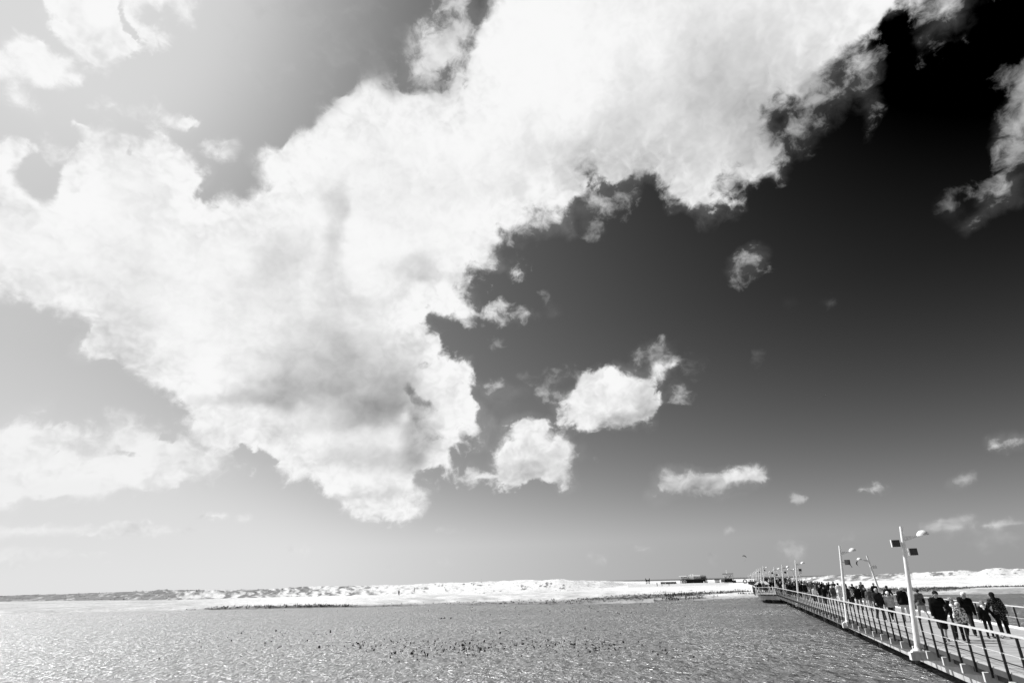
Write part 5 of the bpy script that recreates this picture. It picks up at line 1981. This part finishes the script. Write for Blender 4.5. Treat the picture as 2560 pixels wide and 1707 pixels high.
put({**WALK_B, 'hair': 'curly', 'hem': 0.14, 'bulk': 0.026},
    {'jacket': blk, 'trousers': (0.16, 'mottled'), 'hair': (0.5, 'plain')},
    'curly light haired person in black jacket right of the second lamp', (2153, 1524), 1463, 20)
put({**STAND, 'hair': 'short', 'hem': 0.14, 'bulk': 0.026}, {'jacket': dark, 'trousers': dark, 'hair': blk},
    'tall dark haired person in black behind the curly light hair', (2140, 1508), 1459, 15)
put({**WALK_A, 'hair': 'long', 'hem': 0.12, 'bulk': 0.026}, {'jacket': (0.6, 'plaid'), 'trousers': dark, 'hair': (0.3, 'plain')},
    'woman in pale patterned blouse and dark trousers right of the second lamp', (2133, 1513), 1464, 190)
put({**WALK_B, 'hair': 'short', 'hem': 0.30, 'bulk': 0.04}, {'jacket': (0.03, 'mottled'), 'trousers': dark, 'hair': (0.05, 'plain')},
    'person in long dark coat directly right of the second lamp pole', (2124, 1516), 1464, 198)
put({**WALK_A, 'hair': 'short', 'hem': 0.06, 'bulk': 0.028}, {'jacket': (0.85, 'plain'), 'trousers': (0.6, 'plain'), 'hair': (0.01, 'plain')},
    'dark haired person in bright white jacket directly left of the second lamp pole', (2104, 1507), 1456.5, 15)
put({**WALK_B, 'hair': 'long', 'hem': 0.16, 'bulk': 0.032, 'fat': 1.1}, {'jacket': (0.09, 'mottled'), 'trousers': (0.3, 'plain'), 'hair': (0.06, 'plain')},
    'broad person in dull grey coat left of the white jacket near the second lamp', (2089, 1512), 1462, 198)
put({**WALK_A, 'hair': 'short', 'hem': 0.14, 'bulk': 0.032, 'fat': 1.1}, {'jacket': blk, 'trousers': dark, 'hair': blk},
    'broad person in black jacket, right half of the close dark pair before the second lamp', (2066, 1509), 1466, 198)
put({**WALK_B, 'hair': 'short', 'hem': 0.14, 'bulk': 0.028, 'fat': 1.05}, {'jacket': blk, 'trousers': (0.3, 'plain'), 'hair': (0.3, 'plain')},
    'person in black jacket, left half of the close dark pair before the second lamp', (2056, 1507), 1462, 200)
put({**WALK_A, 'hair': 'short', 'hem': 0.12, 'bulk': 0.03}, {'jacket': dark, 'trousers': (0.4, 'plain'), 'hair': dark},
    'dark person behind the close dark pair, taller against the white sand', (2050, 1493), 1455.5, 18)
put({**WALK_B, 'hair': 'short', 'hem': 0.12, 'bulk': 0.03}, {'jacket': dark, 'trousers': dark, 'hair': blk},
    'dark figure walking off behind the broad person in black', (2074, 1494), 1456.5, 18)
put({**STAND, 'hair': 'long', 'hem': 0.2, 'bulk': 0.026}, {'jacket': (0.85, 'plain'), 'trousers': dark, 'hair': (0.05, 'plain')},
    'person in long white jacket, the broader of the two white ones near the third lamp', (2040, 1503), 1467, 198)
put({**WALK_A, 'hair': 'short', 'hem': 0.24, 'bulk': 0.026}, {'jacket': (0.8, 'plain'), 'trousers': (0.5, 'plain'), 'hair': (0.1, 'plain')},
    'slim person in pale coat, next to the black pair right of the third lamp', (2023, 1495), 1462, 198)
put({**WALK_B, 'hair': 'short', 'hem': 0.14, 'bulk': 0.03}, {'jacket': dark, 'trousers': dark, 'hair': blk},
    'dark person looking round behind the slim person in the pale coat', (2029, 1489), 1457, 18)
put({**WALK_A, 'hair': 'short', 'hem': 0.2, 'bulk': 0.026}, {'jacket': blk, 'trousers': dark, 'hair': (0.02, 'plain')},
    'person in black, right one of two black figures beside the third lamp', (2015, 1492), 1456, 200)
put({**WALK_B, 'hair': 'short', 'hem': 0.2, 'bulk': 0.026, 'fat': 1.1}, {'jacket': blk, 'trousers': dark, 'hair': (0.02, 'plain')},
    'person in black, left one of two black figures beside the third lamp', (2008, 1493), 1455.5, 195)
put({**STAND, 'hair': 'short', 'hem': 0.14, 'bulk': 0.026, 'backpack': True, 'fat': 1.1}, {'jacket': blk, 'trousers': dark, 'hair': (0.02, 'plain'), 'backpack': (0.06, 'plain')},
    'person carrying a big dark backpack just left of the third lamp', (1982, 1488), 1453, 18)
put({**WALK_A, 'hair': 'long', 'hem': 0.2, 'bulk': 0.03}, {'jacket': (0.5, 'mottled'), 'trousers': (0.4, 'plain'), 'hair': (0.3, 'plain')},
    'pale mottled figure between the third and the fourth lamp', (1970, 1485), 1457, 198)

# the crowd further out: nine walkers, copied
VARS = []
rg = np.random.default_rng(21)
poses = [WALK_A, WALK_B, STAND]
for i in range(9):
    po = {**poses[i % 3], 'hem': 0.14, 'bulk': 0.026, 'fat': (1.0, 1.1, 0.95)[i // 3], 'hair': ('short', 'long', 'short')[i // 3], 'backpack': i == 4}
    J = skeleton(po)
    P = person_prims(J, po, detail=False)
    ms = {}
    for part in ('body', 'jacket', 'trousers', 'hair') + (('backpack',) if i == 4 else ()):
        V, F = grow(P[part], 0.03 if part != 'hair' else 0.02)
        o = mesh_obj(part, V, F, cloth_mat(0.02), None, smooth=True)
        ms[part] = o.data
        bpy.data.objects.remove(o)
    VARS.append((ms, J['hd'](V3(0, 0, 0.245))[2]))


def walker(p, s, heading, tone_t, tone_b, tone_h, label, group, H=1.74, z=None, pos=None, vi=None):
    ms, nat = VARS[rg.integers(0, 9) if vi is None else vi]
    if pos is None:
        w_ = pw(p, s, 0.0)
        pos = (w_.x, w_.y, w_.z + 0.002)
    root = bpy.data.objects.new('person', ms['body'])
    COL.objects.link(root)
    root.location = pos
    root.rotation_euler = (0, 0, -R_(heading))
    k = H / nat
    root.scale = (k, k, k)
    tag(root, label, 'person', group)

    def setm(o, m):
        o.material_slots[0].link = 'OBJECT'
        o.material_slots[0].material = m
    setm(root, skin(0.30))
    for part, v in (('jacket', tone_t), ('trousers', tone_b), ('hair', tone_h), ('backpack', 0.03)):
        if part not in ms:
            continue
        c = bpy.data.objects.new(part, ms[part])
        COL.objects.link(c)
        c.parent = root
        setm(c, cloth_mat(v))
    return root


TONE = {'dark': (0.010, 0.02), 'grey': (0.12, 0.05), 'light': (0.72, 0.3)}
cells = []
for s in np.arange(76, 345, 0.9):
    cells.append(s)
cnt = 0
for s in cells:
    dens = 0.8 if s < 101 else (1.5 if s < 128 else (0.5 if s < 200 else 0.16))
    k = rg.poisson(dens)
    for _ in range(k):
        lo = 7.3
        if 110 < s < 123:
            lo = 4.3
        p = rg.uniform(lo, 11.8)
        zone = ('between the third lamp and the platform' if s < 104 else 'crowding the widened platform' if s < 130 else 'beyond the platform')
        t_ = rg.choice(['dark', 'dark', 'dark', 'grey', 'light'], p=[.27, .27, .16, .16, .14])
        a, b = TONE[t_]
        walker(p, s + rg.uniform(-0.4, 0.4), rg.choice([TOWARDS, AWAY]) + rg.normal(0, 25), a, b if rg.uniform() < 0.7 else 0.4,
               rg.choice([0.01, 0.02, 0.05, 0.2, 0.5]), 'distant %s clothed person %s on the pier' % (t_, zone), 'crowd %s' % zone, H=rg.uniform(1.6, 1.86))
        cnt += 1
print('crowd', cnt)
# a few between the nearer ones, hidden more or less
for x, y, t_, lab in ((2090, 1492, 'dark', 'dark person mostly hidden behind the dull grey coat'), (2117, 1494, 'dark', 'dark person mostly hidden behind the second lamp pole'),
                      (2195, 1512, 'dark', 'dark person mostly hidden behind the stout grey haired man'), (1998, 1484, 'dark', 'dark person seen over the rail right by the third lamp pole'),
                      (2044, 1486, 'grey', 'grey person far behind the broader white jacket'), (2161, 1500, 'grey', 'grey person small behind the man in the black sweater')):
    q = at(x, y, DECK)
    a, b = TONE[t_]
    walker(0, 0, 200, a, b, 0.05, lab, 'people walking on the pier', pos=(q[0], q[1], DECK + 0.002))
# walkers far off on the sand
for x, dist, lab in ((1641.5, 330, 'tiny walker on the sand, left of three dots below the lookout tower'), (1653.5, 335, 'tiny walker on the sand, middle of three dots below the lookout tower'),
                     (1671, 330, 'tiny walker on the sand, right of three dots below the lookout tower'), (998, 225, 'tiny dark walker on the white sand, nearer of two before the white dunes'),
                     (1036, 262, 'tiny dark walker on the white sand, farther of two before the white dunes')):
    q = at_dist(x, HOR(x), dist)
    walker(0, 0, rg.uniform(0, 360), 0.03, 0.03, 0.03, lab, 'walkers on the beach', pos=(q[0], q[1], ground_z(q[0], q[1])))
